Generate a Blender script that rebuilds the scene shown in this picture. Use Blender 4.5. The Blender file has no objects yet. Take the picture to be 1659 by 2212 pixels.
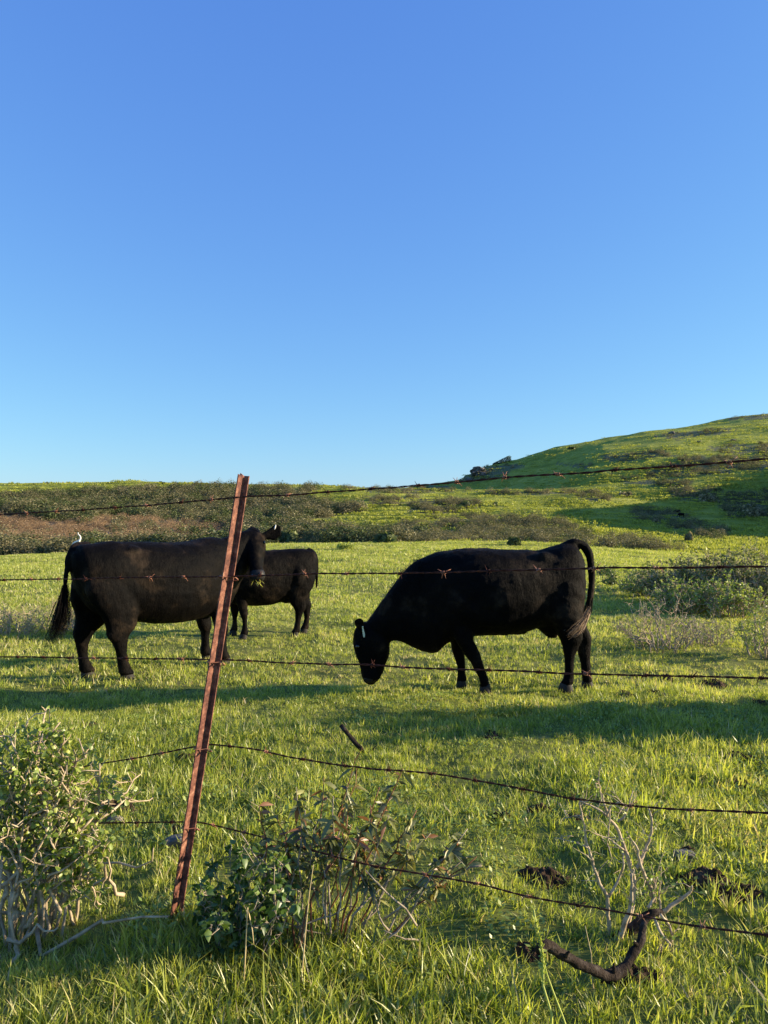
import bpy, math, random
from mathutils import noise as mnoise
import numpy as np
from mathutils import Vector, Matrix
R = math.radians
rng = np.random.default_rng(7)
random.seed(7)
S = bpy.context.scene
C = S.collection

# ------------------------------------------------------------------ camera, sky, sun
EYE = 1.6
cam = bpy.data.objects.new('camera', bpy.data.cameras.new('camera')); C.objects.link(cam)
cam.location = (0, 0, EYE); cam.rotation_euler = (R(90), 0, 0)
cam.data.sensor_fit = 'HORIZONTAL'; cam.data.sensor_width = 36; cam.data.lens = 36
cam.data.clip_start = .05; cam.data.clip_end = 8000
S.camera = cam
SUN_EL, SUN_AZ = 14.0, 2.0          # azimuth measured from +X towards +Y
w = bpy.data.worlds.new('World'); S.world = w; w.use_nodes = True
nt = w.node_tree
bg = nt.nodes['Background']
sky = nt.nodes.new('ShaderNodeTexSky'); sky.sky_type = 'NISHITA'; sky.sun_disc = False
sky.sun_elevation = R(SUN_EL); sky.sun_rotation = R(90 - SUN_AZ)
sky.air_density = 1.0; sky.dust_density = 0.2; sky.ozone_density = 3.6
sep = nt.nodes.new('ShaderNodeSeparateColor'); comb = nt.nodes.new('ShaderNodeCombineColor'); nt.links.new(sky.outputs[0], sep.inputs[0])
SKY_K = .2774                      # clear-air response of the camera: a slightly compressed, bluer sky
for ch, (pw, scl_) in enumerate(((.785, .485), (.726, .668), (.34, .915))):
    a_ = nt.nodes.new('ShaderNodeMath'); a_.operation = 'MULTIPLY'; a_.inputs[1].default_value = SKY_K
    b_ = nt.nodes.new('ShaderNodeMath'); b_.operation = 'POWER'; b_.inputs[1].default_value = pw
    c_ = nt.nodes.new('ShaderNodeMath'); c_.operation = 'MULTIPLY'; c_.inputs[1].default_value = scl_ / SKY_K
    nt.links.new(sep.outputs[ch], a_.inputs[0]); nt.links.new(a_.outputs[0], b_.inputs[0]); nt.links.new(b_.outputs[0], c_.inputs[0]); nt.links.new(c_.outputs[0], comb.inputs[ch])
nt.links.new(comb.outputs[0], bg.inputs[0]); bg.inputs[1].default_value = 0.125
sl = bpy.data.lights.new('sun', 'SUN'); sl.energy = 5.0; sl.angle = R(.55); sl.color = (1, .83, .58)
so = bpy.data.objects.new('sun', sl); C.objects.link(so)
sd = Vector((math.cos(R(SUN_EL)) * math.cos(R(SUN_AZ)), math.cos(R(SUN_EL)) * math.sin(R(SUN_AZ)), math.sin(R(SUN_EL))))
so.rotation_euler = sd.to_track_quat('Z', 'Y').to_euler(); so.location = sd * 50
S.view_settings.view_transform = 'Standard'; S.view_settings.look = 'None'
S.view_settings.exposure = 1.15; S.view_settings.gamma = 1

# ------------------------------------------------------------------ helpers
F = 1659.0
def P(px, py, d):                      # a point of the place seen at column px, row py (1659 wide) at distance d
    return np.array([(px - 829.5) / F * d, d, EYE - (py - 1106) / F * d])
def hsh(ix, iy, s):
    h = (ix.astype(np.int64) * 374761393 + iy.astype(np.int64) * 668265263 + s * 974634777) & 0x7fffffff
    h = ((h ^ (h >> 13)) * 1274126177) & 0x7fffffff
    return ((h ^ (h >> 16)) & 0xffff) / 65535.0
def vnoise(x, y, s=0):
    x = np.asarray(x, float); y = np.asarray(y, float)
    ix = np.floor(x); iy = np.floor(y); fx = x - ix; fy = y - iy
    fx = fx * fx * (3 - 2 * fx); fy = fy * fy * (3 - 2 * fy)
    a = hsh(ix, iy, s); b = hsh(ix + 1, iy, s); c = hsh(ix, iy + 1, s); d = hsh(ix + 1, iy + 1, s)
    return (a * (1 - fx) + b * fx) * (1 - fy) + (c * (1 - fx) + d * fx) * fy - .5
def fbm(x, y, s=0, o=4):
    r = 0; a = 1
    for k in range(o):
        r = r + a * vnoise(x * 2 ** k, y * 2 ** k, s + k); a *= .5
    return r
def sstep(a, b, x):
    t = np.clip((x - a) / (b - a), 0, 1); return t * t * (3 - 2 * t)

def tag(o, label=None, cat=None, group=None, kind=None):
    if label: o['label'] = label
    if cat: o['category'] = cat
    if group: o['group'] = group
    if kind: o['kind'] = kind
    return o
def empty(name, loc, label=None, cat=None, group=None):
    o = bpy.data.objects.new(name, None); C.objects.link(o); o.location = loc
    o.empty_display_size = .1
    return tag(o, label, cat, group)
def mesh(name, V, Fc, mat, parent=None, smooth=True, attr=None, world=True):
    """V (n,3) in world space, Fc a list of index lists or an (m,k) array; linked as ONE object"""
    V = np.asarray(V, dtype=np.float32).reshape(-1, 3)
    if parent is not None and world: V = V - np.array(parent_world(parent), dtype=np.float32)
    me = bpy.data.meshes.new(name)
    if isinstance(Fc, np.ndarray):
        m, k = Fc.shape
        me.vertices.add(len(V)); me.vertices.foreach_set('co', V.ravel())
        me.loops.add(m * k); me.loops.foreach_set('vertex_index', Fc.astype(np.int32).ravel())
        me.polygons.add(m); me.polygons.foreach_set('loop_start', np.arange(0, m * k, k, dtype=np.int32))
        me.update(calc_edges=True)
    else:
        me.from_pydata(V.tolist(), [], [list(map(int, f)) for f in Fc])
    if smooth: me.polygons.foreach_set('use_smooth', np.ones(len(me.polygons), dtype=bool))
    if attr is not None:
        for nme, val in attr.items():
            a = me.attributes.new(nme, 'FLOAT', 'POINT'); a.data.foreach_set('value', np.asarray(val, dtype=np.float32))
    for mm in (mat if isinstance(mat, (list, tuple)) else [mat]): me.materials.append(mm)
    me.validate()
    o = bpy.data.objects.new(name, me)
    if parent != 'none': C.objects.link(o)
    if parent is not None and parent != 'none': o.parent = parent
    return o
def parent_world(p):
    l = Vector((0, 0, 0))
    while p is not None and p != 'none':
        l = l + p.location; p = p.parent
    return l
class MB:
    def __init__(s): s.V = []; s.F = []; s.n = 0; s.T = []
    def add(s, V, F, t=0.):
        V = np.asarray(V, float); s.V.append(V); s.F += [tuple(i + s.n for i in f) for f in F]; s.n += len(V)
        s.T.append(np.full(len(V), t))
    def tube(s, pts, rad, sides=6, t=0., caps=True):
        pts = np.asarray(pts, float); n = len(pts)
        rad = np.broadcast_to(np.asarray(rad, float), (n,))
        tg = np.gradient(pts, axis=0); tg /= np.linalg.norm(tg, axis=1)[:, None] + 1e-9
        up = np.array([0, 0, 1.]) if abs(tg[0][2]) < .9 else np.array([1., 0, 0])
        nv = np.cross(tg[0], up); nv /= np.linalg.norm(nv)
        V = []
        for i in range(n):
            nv = nv - tg[i] * nv.dot(tg[i]); nv /= np.linalg.norm(nv) + 1e-9
            bv = np.cross(tg[i], nv)
            a = np.arange(sides) * 2 * math.pi / sides
            V.append(pts[i] + rad[i] * (np.cos(a)[:, None] * nv + np.sin(a)[:, None] * bv))
        V = np.concatenate(V)
        Fc = [(i * sides + j, i * sides + (j + 1) % sides, (i + 1) * sides + (j + 1) % sides, (i + 1) * sides + j) for i in range(n - 1) for j in range(sides)]
        if caps: Fc += [tuple(range(sides - 1, -1, -1)), tuple((n - 1) * sides + j for j in range(sides))]
        s.add(V, Fc, t)
    def build(s, name, mat, parent=None, smooth=True):
        V = np.concatenate(s.V)
        return mesh(name, V, s.F, mat, parent, smooth, {'tint': np.concatenate(s.T)})

# ------------------------------------------------------------------ materials
def newmat(name):
    m = bpy.data.materials.new(name); m.use_nodes = True
    n = m.node_tree; n.nodes.clear()
    out = n.nodes.new('ShaderNodeOutputMaterial')
    return m, n, out
def nd(n, t, **k):
    x = n.nodes.new(t)
    for a, b in k.items():
        if hasattr(x, a): setattr(x, a, b)
    return x
def ramp(n, fac, stops):
    r = n.nodes.new('ShaderNodeValToRGB')
    while len(r.color_ramp.elements) < len(stops): r.color_ramp.elements.new(.5)
    for e, (p, c) in zip(r.color_ramp.elements, stops):
        e.position = p; e.color = (*c, 1)
    n.links.new(fac, r.inputs[0]); return r.outputs[0]
def noise(n, scale, detail=4, rough=.6, vec=None):
    t = nd(n, 'ShaderNodeTexNoise'); t.inputs['Scale'].default_value = scale; t.inputs['Detail'].default_value = detail
    t.inputs['Roughness'].default_value = rough
    if vec is None:
        g = nd(n, 'ShaderNodeNewGeometry'); vec = g.outputs['Position']
    n.links.new(vec, t.inputs['Vector']); return t.outputs[0]
def mixc(n, fac, a, b, mode='MIX'):
    m = nd(n, 'ShaderNodeMix'); m.data_type = 'RGBA'; m.blend_type = mode
    for sck, v in ((0, fac), (6, a), (7, b)):
        if isinstance(v, (int, float)): m.inputs[sck].default_value = v
        elif isinstance(v, tuple): m.inputs[sck].default_value = (*v, 1)
        else: n.links.new(v, m.inputs[sck])
    return m.outputs[2]
def math_(n, op, a, b=None, clamp=False):
    m = nd(n, 'ShaderNodeMath'); m.operation = op; m.use_clamp = clamp
    for i, v in ((0, a), (1, b)):
        if v is None: continue
        if isinstance(v, (int, float)): m.inputs[i].default_value = v
        else: n.links.new(v, m.inputs[i])
    return m.outputs[0]
def attr(n, name):
    a = nd(n, 'ShaderNodeAttribute'); a.attribute_name = name; return a.outputs['Fac']
def surface(name, stops, scale=8, rough=.85, bump=.3, bscale=40, bdist=.01, spec=.3, detail=6):
    m, n, out = newmat(name)
    b = nd(n, 'ShaderNodeBsdfPrincipled')
    n.links.new(ramp(n, noise(n, scale, detail), stops), b.inputs['Base Color'])
    b.inputs['Roughness'].default_value = rough; b.inputs['Specular IOR Level'].default_value = spec
    bp = nd(n, 'ShaderNodeBump'); bp.inputs['Strength'].default_value = bump; bp.inputs['Distance'].default_value = bdist
    n.links.new(noise(n, bscale, 6), bp.inputs['Height']); n.links.new(bp.outputs[0], b.inputs['Normal'])
    n.links.new(b.outputs[0], out.inputs[0]); return m
def leafmat(name, stops, trans=.45, gloss=.12, patch=1.2, var=None, rough=.45):
    """thin leaf or blade: tint attribute picks from the ramp, slow noise over the place shifts it"""
    m, n, out = newmat(name)
    f = math_(n, 'ADD', attr(n, 'tint'), math_(n, 'MULTIPLY', math_(n, 'SUBTRACT', noise(n, patch, 3), .5), .9), True)
    col = ramp(n, f, stops)
    d = nd(n, 'ShaderNodeBsdfDiffuse'); t = nd(n, 'ShaderNodeBsdfTranslucent'); g = nd(n, 'ShaderNodeBsdfGlossy')
    g.inputs['Roughness'].default_value = rough; g.inputs['Color'].default_value = (.9, .9, .9, 1)
    n.links.new(col, d.inputs[0]); n.links.new(mixc(n, 1., col, (1.0, 1.0, .55), 'MULTIPLY'), t.inputs[0])
    a = nd(n, 'ShaderNodeMixShader'); a.inputs[0].default_value = trans
    n.links.new(d.outputs[0], a.inputs[1]); n.links.new(t.outputs[0], a.inputs[2])
    b = nd(n, 'ShaderNodeMixShader'); b.inputs[0].default_value = gloss
    n.links.new(a.outputs[0], b.inputs[1]); n.links.new(g.outputs[0], b.inputs[2])
    n.links.new(b.outputs[0], out.inputs[0]); return m

M = {}
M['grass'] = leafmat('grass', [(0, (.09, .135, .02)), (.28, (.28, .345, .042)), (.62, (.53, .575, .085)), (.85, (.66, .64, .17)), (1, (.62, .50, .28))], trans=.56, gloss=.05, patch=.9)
M['hillgrass'] = leafmat('hillgrass', [(0, (.13, .16, .025)), (.5, (.34, .37, .055)), (1, (.52, .52, .11))], trans=.45, gloss=.02, patch=.06)
M['leaf'] = leafmat('leaf_round', [(0, (.09, .15, .025)), (.5, (.25, .34, .05)), (1, (.46, .5, .11))], trans=.42, gloss=.05, patch=5)
M['leaf_dark'] = leafmat('leaf_dark', [(0, (.035, .075, .016)), (.6, (.10, .18, .03)), (1, (.24, .32, .06))], trans=.35, gloss=.05, patch=5)
M['leaf_olive'] = leafmat('leaf_olive', [(0, (.06, .085, .025)), (.5, (.18, .215, .06)), (1, (.34, .36, .11))], trans=.35, gloss=.03, patch=2)
M['leaf_red'] = leafmat('leaf_bronze', [(0, (.06, .07, .025)), (.35, (.15, .165, .045)), (.75, (.3, .29, .08)), (1, (.28, .12, .05))], trans=.3, gloss=.05, patch=8)
M['scrub'] = leafmat('scrub', [(0, (.07, .075, .035)), (.4, (.18, .17, .08)), (.75, (.32, .27, .15)), (1, (.42, .33, .21))], trans=.3, gloss=.02, patch=.08)
M['scrub_green'] = leafmat('scrub_green', [(0, (.035, .055, .02)), (.5, (.105, .13, .045)), (1, (.19, .22, .07))], trans=.3, gloss=.02, patch=.3)
M['scrub_dry'] = leafmat('scrub_dry', [(0, (.18, .12, .065)), (.5, (.37, .245, .14)), (1, (.5, .36, .21))], trans=.3, gloss=.02, patch=.1)
M['bark'] = surface('bark_pale', [(.3, (.22, .16, .10)), (.5, (.42, .33, .22)), (.7, (.56, .46, .32))], 30, .8, .5, 120, .004)
M['bark_grey'] = surface('bark_grey', [(.3, (.14, .11, .08)), (.5, (.28, .23, .17)), (.7, (.42, .36, .27))], 30, .85, .5, 120, .004)
M['log'] = surface('log_dark', [(.3, (.012, .009, .007)), (.5, (.035, .025, .02)), (.66, (.08, .065, .055)), (.8, (.2, .18, .16))], 24, .9, 1, 110, .012, spec=.1)
M['stem_red'] = surface('stem_red', [(.3, (.12, .05, .03)), (.6, (.24, .10, .05))], 30, .7, .2, 100, .002)
M['straw'] = surface('straw', [(.3, (.4, .3, .14)), (.7, (.6, .48, .26))], 30, .7, .2, 100, .002)
M['stalk'] = surface('stalk_green', [(.3, (.32, .38, .06)), (.7, (.5, .52, .14))], 30, .6, .2, 100, .002)
M['soil'] = surface('soil', [(.3, (.022, .014, .009)), (.55, (.06, .038, .024)), (.75, (.14, .095, .06))], 14, .95, 1, 50, .02, spec=.1)
M['rock'] = surface('rock', [(.3, (.06, .055, .05)), (.55, (.14, .13, .115)), (.75, (.32, .3, .27))], 12, .9, .8, 40, .02, spec=.2)
M['crag'] = surface('crag', [(.3, (.07, .062, .055)), (.5, (.15, .135, .12)), (.72, (.32, .29, .26))], .5, .9, 1, 2, .5, spec=.2)
M['rust'] = surface('rust', [(.3, (.05, .02, .016)), (.45, (.12, .043, .03)), (.58, (.22, .088, .055)), (.74, (.42, .23, .15))], 38, .75, .9, 160, .003, spec=.35)
M['wire'] = surface('wire_rust', [(.3, (.03, .011, .009)), (.55, (.08, .026, .017)), (.78, (.2, .065, .03))], 60, .8, .5, 300, .001, spec=.15)
M['clip'] = surface('clip_rust', [(.3, (.16, .05, .03)), (.6, (.38, .15, .08))], 60, .6, .5, 300, .001, spec=.5)
M['white'] = surface('white_feather', [(.3, (.75, .74, .70)), (.7, (.85, .84, .8))], 30, .8, .1)
M['tag'] = surface('ear_tag', [(.3, (.62, .6, .38)), (.7, (.75, .73, .5))], 30, .5, .1)
M['tagw'] = surface('ear_tag_pale', [(.3, (.75, .73, .68)), (.7, (.85, .82, .78))], 30, .5, .1)
M['beak'] = surface('beak', [(.3, (.6, .35, .05)), (.7, (.7, .45, .08))], 30, .5, .1)
M['hoof'] = surface('hoof', [(.3, (.008, .007, .006)), (.6, (.022, .018, .015)), (.8, (.07, .06, .05))], 20, .7, .4, 80, .004)
M['eye'] = surface('eye', [(.3, (.004, .003, .003)), (.7, (.01, .008, .006))], 10, .08, 0, spec=.8)
M['nose'] = surface('muzzle', [(.3, (.012, .012, .013)), (.7, (.02, .018, .017))], 60, .5, .5, 150, .003, spec=.2)

def coatmat(name, stops, hair=False):
    m, n, out = newmat(name)
    b = nd(n, 'ShaderNodeBsdfPrincipled')
    f = noise(n, 3.2, 5, .65)
    col = ramp(n, f, stops)
    n.links.new(col, b.inputs['Base Color'])
    b.inputs['Roughness'].default_value = .62; b.inputs['Specular IOR Level'].default_value = .06
    b.inputs['Sheen Weight'].default_value = .012; b.inputs['Sheen Roughness'].default_value = .45
    b.inputs['Sheen Tint'].default_value = (.6, .42, .3, 1)
    bp = nd(n, 'ShaderNodeBump'); bp.inputs['Strength'].default_value = .8; bp.inputs['Distance'].default_value = .012
    g = nd(n, 'ShaderNodeNewGeometry'); mp = nd(n, 'ShaderNodeMapping'); mp.inputs['Scale'].default_value = (26, 26, 11)
    n.links.new(g.outputs['Position'], mp.inputs[0])
    n.links.new(noise(n, 1.6, 7, .75, mp.outputs[0]), bp.inputs['Height'])
    n.links.new(bp.outputs[0], b.inputs['Normal']); n.links.new(b.outputs[0], out.inputs[0]); return m
M['coat'] = coatmat('black_coat', [(.40, (.0010, .0009, .0012)), (.54, (.0036, .0027, .0023)), (.72, (.034, .023, .015))])  # brown noise patches put sunlit areas into the black coat's colour
M['hairdark'] = coatmat('dark_hair', [(.40, (.0010, .0009, .0012)), (.54, (.0042, .0031, .0026)), (.72, (.042, .028, .018))])  # same painted sunlit brown, carried into the short hair
M['hairgold'] = surface('switch_hair', [(.3, (.16, .10, .055)), (.6, (.42, .28, .16))], 20, .6, .3)

# ------------------------------------------------------------------ terrain
KX = np.array([-1600, -400, 0, 300, 680, 1000, 1200, 1400, 1659, 2100, 2900.])
ROWS = {
 38:  [1225, 1215, 1203, 1192, 1176, 1173, 1180, 1193, 1212, 1230, 1240],
 75:  [1195, 1192, 1188, 1182, 1168, 1163, 1166, 1174, 1180, 1180, 1170],
 95:  [1140, 1138, 1140, 1140, 1150, 1140, 1143, 1155, 1158, 1130, 1110],
 120: [1085, 1086, 1090, 1095, 1100, 1098, 1104, 1112, 1100, 1030, 1000],
 160: [1056, 1050, 1045, 1041, 1048, 1054, 1054, 1040, 1012, 940, 910],
}
FAR = [1090, 1090, 1085, 1083, 1080, 1038, 968, 932, 893, 850, 835]
KD = np.array([.3, 1.5, 2.75, 4, 5.5, 6.7, 7.3, 8.5, 10.4, 20, 38, 54, 75, 95, 120, 160, 205, 260, 330, 382, 410, 620, 1200, 5000.])
def knotz(px):
    """heights at the knot distances for each column px -> (N,K)"""
    n = len(px); Z = np.zeros((n, len(KD)))
    near = [.21, .2, .15, .10, .05, .0, -.045, -.055, -.06, -.12]
    for i, v in enumerate(near): Z[:, i] = v
    g = lambda r: np.interp(px, KX, r)
    zz = lambda row, d: EYE - (row - 1106) / F * d
    Z[:, 10] = zz(g(ROWS[38]), 38); Z[:, 11] = Z[:, 10] - 1.5
    Z[:, 12] = zz(g(ROWS[75]), 75); Z[:, 13] = zz(g(ROWS[95]), 95); Z[:, 14] = zz(g(ROWS[120]), 120)
    Z[:, 15] = zz(g(ROWS[160]), 160); Z[:, 16] = Z[:, 15] - 3.5
    f = g(FAR)
    # the low left shoulder of the far hill
    f = np.where(px > 1000, np.minimum(f, np.interp(px, [940, 960, 1030, 1045, 1078, 1120, 1200, 1300, 1400, 1500, 1600, 1659, 2100, 2900], [1052, 1046, 1020, 1010, 1001, 993, 973, 952, 936, 920, 900, 893, 850, 835])), f)
    foot = np.interp(px, [900, 1000, 1659, 2900], [1090, 1066, 1020, 940])
    foot = np.maximum(foot, f)
    r17 = np.interp(px, [940, 1000, 1100, 1200, 1300, 1400, 1659, 2100, 2900], [1082, 1078, 1072, 1050, 1003, 984, 968, 930, 900])
    r18 = np.interp(px, [940, 1000, 1100, 1200, 1300, 1400, 1659, 2100, 2900], [1064, 1060, 1051, 1012, 964, 948, 917, 880, 860])
    Z[:, 17] = zz(np.maximum(r17, f), 260); Z[:, 18] = zz(np.maximum(r18, f), 330); Z[:, 19] = zz(f + 5, 382); Z[:, 20] = zz(f, 410)
    Z[:, 21] = Z[:, 20] * .6; Z[:, 22] = 0; Z[:, 23] = -10
    return Z
def H(x, y):
    x = np.asarray(x, float); y = np.asarray(y, float); shp = x.shape; x = x.ravel(); y = y.ravel()
    r = np.hypot(x, y) + 1e-6; c = y / r
    d = r * np.maximum(c, .42)
    u = np.clip(x / np.maximum(y, .42 * r), -1.9, 1.9)
    px = u * F + 829.5
    Z = knotz(px)
    d = np.clip(d, KD[0], KD[-1] - 1)
    s = np.log(KD); t = np.log(d)
    # monotone cubic through the knots
    h = np.diff(s); dl = np.diff(Z, axis=1) / h
    m = np.zeros_like(Z); a = dl[:, :-1]; b = dl[:, 1:]
    ok = a * b > 0
    m[:, 1:-1] = np.where(ok, 2 * a * b / np.where(ok, a + b, 1), 0)
    k = np.clip(np.searchsorted(s, t) - 1, 0, len(KD) - 2); i = np.arange(len(t))
    q = (t - s[k]) / h[k]
    z = (2*q**3 - 3*q**2 + 1) * Z[i, k] + (q**3 - 2*q**2 + q) * h[k] * m[i, k] + (-2*q**3 + 3*q**2) * Z[i, k+1] + (q**3 - q**2) * h[k] * m[i, k+1]
    wf = sstep(-.3, .25, c); z = wf * z + (1 - wf) * (-.1 + .3 * np.exp(-r / 4))
    # undulation
    z = z + .07 * fbm(x / 1.3, y / 1.3, 3) * sstep(1.5, 5, r) * (1 - .75 * np.exp(-((d - 7.5) / 2.2) ** 2) * (np.abs(px - 800) < 900)) + .045 * np.clip(fbm(x / .36, y / .36, 5, 2), -.3, 1) * sstep(1.2, 3, r) * (1 - sstep(10, 16, r))
    z = z + .22 * fbm(x / 7, y / 7, 8) * sstep(12, 30, d)
    z = z + 1.9 * fbm(x / 26, y / 26, 11) * sstep(60, 120, d) * (1 - sstep(.8, 1, np.exp(-((d - 160) / 10) ** 2)) * .6)
    # unseen knoll added out to the right to shade the near-right slope
    z = z + 14 * np.exp(-((x - 96) / 21.) ** 2) * np.exp(-((y - 108) / 26.) ** 2)
    # hollow towards the left where the cow's shadow drops
    z = z - .10 * np.exp(-((x + 2.6) / 1.3) ** 2) * np.exp(-((y - 6.5) / .8) ** 2)
    return z.reshape(shp)
def gz(x, y): return float(H(np.array([x]), np.array([y]))[0])
def hit(px, py, d0=3., d1=520.):
    """where the sight line through column px, row py meets the ground -> (x,y,z,ok)"""
    px = np.asarray(px, float); py = np.asarray(py, float)
    ds = np.geomspace(d0, d1, 260); u = (px - 829.5) / F; v = (py - 1106) / F
    D = np.full(px.shape, np.nan)
    X = u[:, None] * ds; Y = np.broadcast_to(ds, X.shape)
    below = (EYE - v[:, None] * ds) < H(X, Y)
    k = below.argmax(1); ok = below.any(1) & (k > 0)
    lo = ds[np.maximum(k - 1, 0)]; hi = ds[k]
    for _ in range(8):
        md = (lo + hi) / 2; bl = (EYE - v * md) < H(u * md, md)
        hi = np.where(bl, md, hi); lo = np.where(bl, lo, md)
    return u * hi, hi, H(u * hi, hi), ok
def hit1(px, row, d0=3.):
    for k in range(14):
        X, Y, Z, o = hit([px], [row + 1.5 * k], d0, 500)
        if o[0]: return X[0], Y[0], Z[0]
    return X[0], Y[0], Z[0]
def inpoly(x, y, poly):
    r = np.zeros(len(x), bool); n = len(poly)
    for i in range(n):
        x1, y1 = poly[i]; x2, y2 = poly[(i + 1) % n]
        cnd = ((y1 > y) != (y2 > y)) & (x < (x2 - x1) * (y - y1) / (y2 - y1 + 1e-9) + x1)
        r ^= cnd
    return r
# patches of scrub on the hills, as seen on the slopes
LEFTSCRUB = [(-300, 1084), (0, 1074), (130, 1070), (220, 1063), (400, 1055), (540, 1054), (640, 1056), (700, 1056), (640, 1070), (700, 1090), (790, 1100), (700, 1120), (640, 1125), (650, 1150), (860, 1150), (870, 1172), (560, 1176), (300, 1190), (-300, 1215)]
PATCHES = [
 [(730, 1049), (960, 1050), (990, 1060), (900, 1066), (740, 1058)],
 [(780, 1074), (900, 1074), (880, 1092), (800, 1090)],
 [(880, 1082), (940, 1076), (1030, 1078), (1040, 1095), (960, 1112), (880, 1108)],
 [(1000, 1060), (1180, 1062), (1300, 1060), (1290, 1068), (1060, 1068)],
 [(1230, 1064), (1330, 1066), (1320, 1082), (1250, 1082)],
 [(640, 1120), (760, 1150), (880, 1132), (960, 1115), (1120, 1115), (1230, 1132), (1300, 1165), (1330, 1185), (1150, 1180), (640, 1176)],
 [(1360, 1098), (1450, 1100), (1500, 1125), (1580, 1155), (1560, 1170), (1450, 1140), (1370, 1118)],
 [(1250, 1150), (1340, 1160), (1500, 1190), (1400, 1195)],
 [(1400, 1015), (1500, 985), (1659, 985), (1800, 990), (1800, 1020), (1659, 1012), (1500, 1030), (1390, 1032)],
 [(1440, 1060), (1560, 1055), (1560, 1080), (1470, 1084)],
 [(1540, 1070), (1700, 1060), (1700, 1120), (1580, 1120)],
 [(1520, 965), (1800, 950), (1800, 980), (1560, 980)], [(1290, 985), (1420, 972), (1470, 985), (1330, 1000)], [(1200, 1000), (1290, 1004), (1260, 1014)], [(1420, 940), (1560, 925), (1600, 932), (1450, 950)], [(1340, 1030), (1500, 1040), (1480, 1052), (1350, 1045)],
 [(1560, 905), (1659, 893), (1900, 868), (1900, 885), (1659, 905)],
 [(990, 1036), (1030, 1010), (1120, 1000), (1130, 1012), (1060, 1035), (1000, 1042)],
]
DRY = [(-300, 1110), (0, 1108), (120, 1125), (260, 1115), (420, 1128), (500, 1135), (500, 1178), (200, 1180), (-300, 1200)]

def polar_ground():
    fr = np.arange(-46, 46, .16); side = np.concatenate([np.arange(-180, -46, 2.0), fr, np.arange(46, 180, 2.0)])
    th = np.radians(side); rr = np.geomspace(.35, 4500, 640)
    T, Rr = np.meshgrid(th, rr); X = Rr * np.sin(T); Y = Rr * np.cos(T)
    Z = H(X, Y)
    V = np.stack([X, Y, Z], -1).reshape(-1, 3); nT = len(th); nR = len(rr)
    i, j = np.meshgrid(np.arange(nR - 1), np.arange(nT), indexing='ij')
    a = i * nT + j; b = i * nT + (j + 1) % nT
    Fq = np.stack([a, b, b + nT, a + nT], -1).reshape(-1, 4)
    V = np.concatenate([V, [[0, 0, float(H(np.array([.0]), np.array([.3]))[0])]]])
    # per-vertex cover: where scrub litter and dry growth lie
    px = V[:, 0] / np.maximum(V[:, 1], .01) * F + 829.5; py = 1106 - (V[:, 2] - EYE) / np.maximum(V[:, 1], .01) * F
    jx = px + 14 * fbm(V[:, 0] / 3, V[:, 1] / 3, 21); jy = py + 5 * fbm(V[:, 0] / 3, V[:, 1] / 3, 22)
    far = (V[:, 1] > 60)
    cov = np.zeros(len(V)); dry = np.zeros(len(V))
    mm = inpoly(jx, jy, LEFTSCRUB)
    for p in PATCHES: mm |= inpoly(jx, jy, p)
    cov[mm & far] = 1; dry[inpoly(jx, jy, DRY) & far] = 1
    ctr = len(V) - 1
    Fl = Fq.tolist() + [(ctr, j, (j + 1) % nT) for j in range(nT)]
    fq = np.array(Fl[:len(Fq)])
    m, n, out = newmat('ground')
    b_ = nd(n, 'ShaderNodeBsdfPrincipled'); b_.inputs['Roughness'].default_value = .95; b_.inputs['Specular IOR Level'].default_value = .1
    g = nd(n, 'ShaderNodeNewGeometry')
    ln = nd(n, 'ShaderNodeVectorMath'); ln.operation = 'LENGTH'; n.links.new(g.outputs['Position'], ln.inputs[0])
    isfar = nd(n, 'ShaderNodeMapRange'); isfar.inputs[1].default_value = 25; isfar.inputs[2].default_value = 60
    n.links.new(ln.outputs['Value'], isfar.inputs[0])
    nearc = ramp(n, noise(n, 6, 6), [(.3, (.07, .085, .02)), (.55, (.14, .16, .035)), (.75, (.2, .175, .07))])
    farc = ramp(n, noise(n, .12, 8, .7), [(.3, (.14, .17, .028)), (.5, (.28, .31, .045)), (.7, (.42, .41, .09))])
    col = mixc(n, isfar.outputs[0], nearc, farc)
    col = mixc(n, attr(n, 'cover'), col, (.15, .155, .075)); col = mixc(n, attr(n, 'dry'), col, (.32, .22, .13))
    n.links.new(col, b_.inputs['Base Color'])
    bp = nd(n, 'ShaderNodeBump'); bp.inputs['Strength'].default_value = 1; bp.inputs['Distance'].default_value = .6
    n.links.new(noise(n, .9, 8, .75), bp.inputs['Height'])
    mixn = nd(n, 'ShaderNodeMix'); mixn.data_type = 'VECTOR'
    n.links.new(isfar.outputs[0], mixn.inputs[0]); n.links.new(g.outputs['Normal'], mixn.inputs[4]); n.links.new(bp.outputs[0], mixn.inputs[5])
    n.links.new(mixn.outputs[1], b_.inputs['Normal'])
    n.links.new(b_.outputs[0], out.inputs[0])
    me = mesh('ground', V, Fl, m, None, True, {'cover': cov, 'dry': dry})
    tag(me, kind='structure')
    return me
ground = polar_ground()

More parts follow.
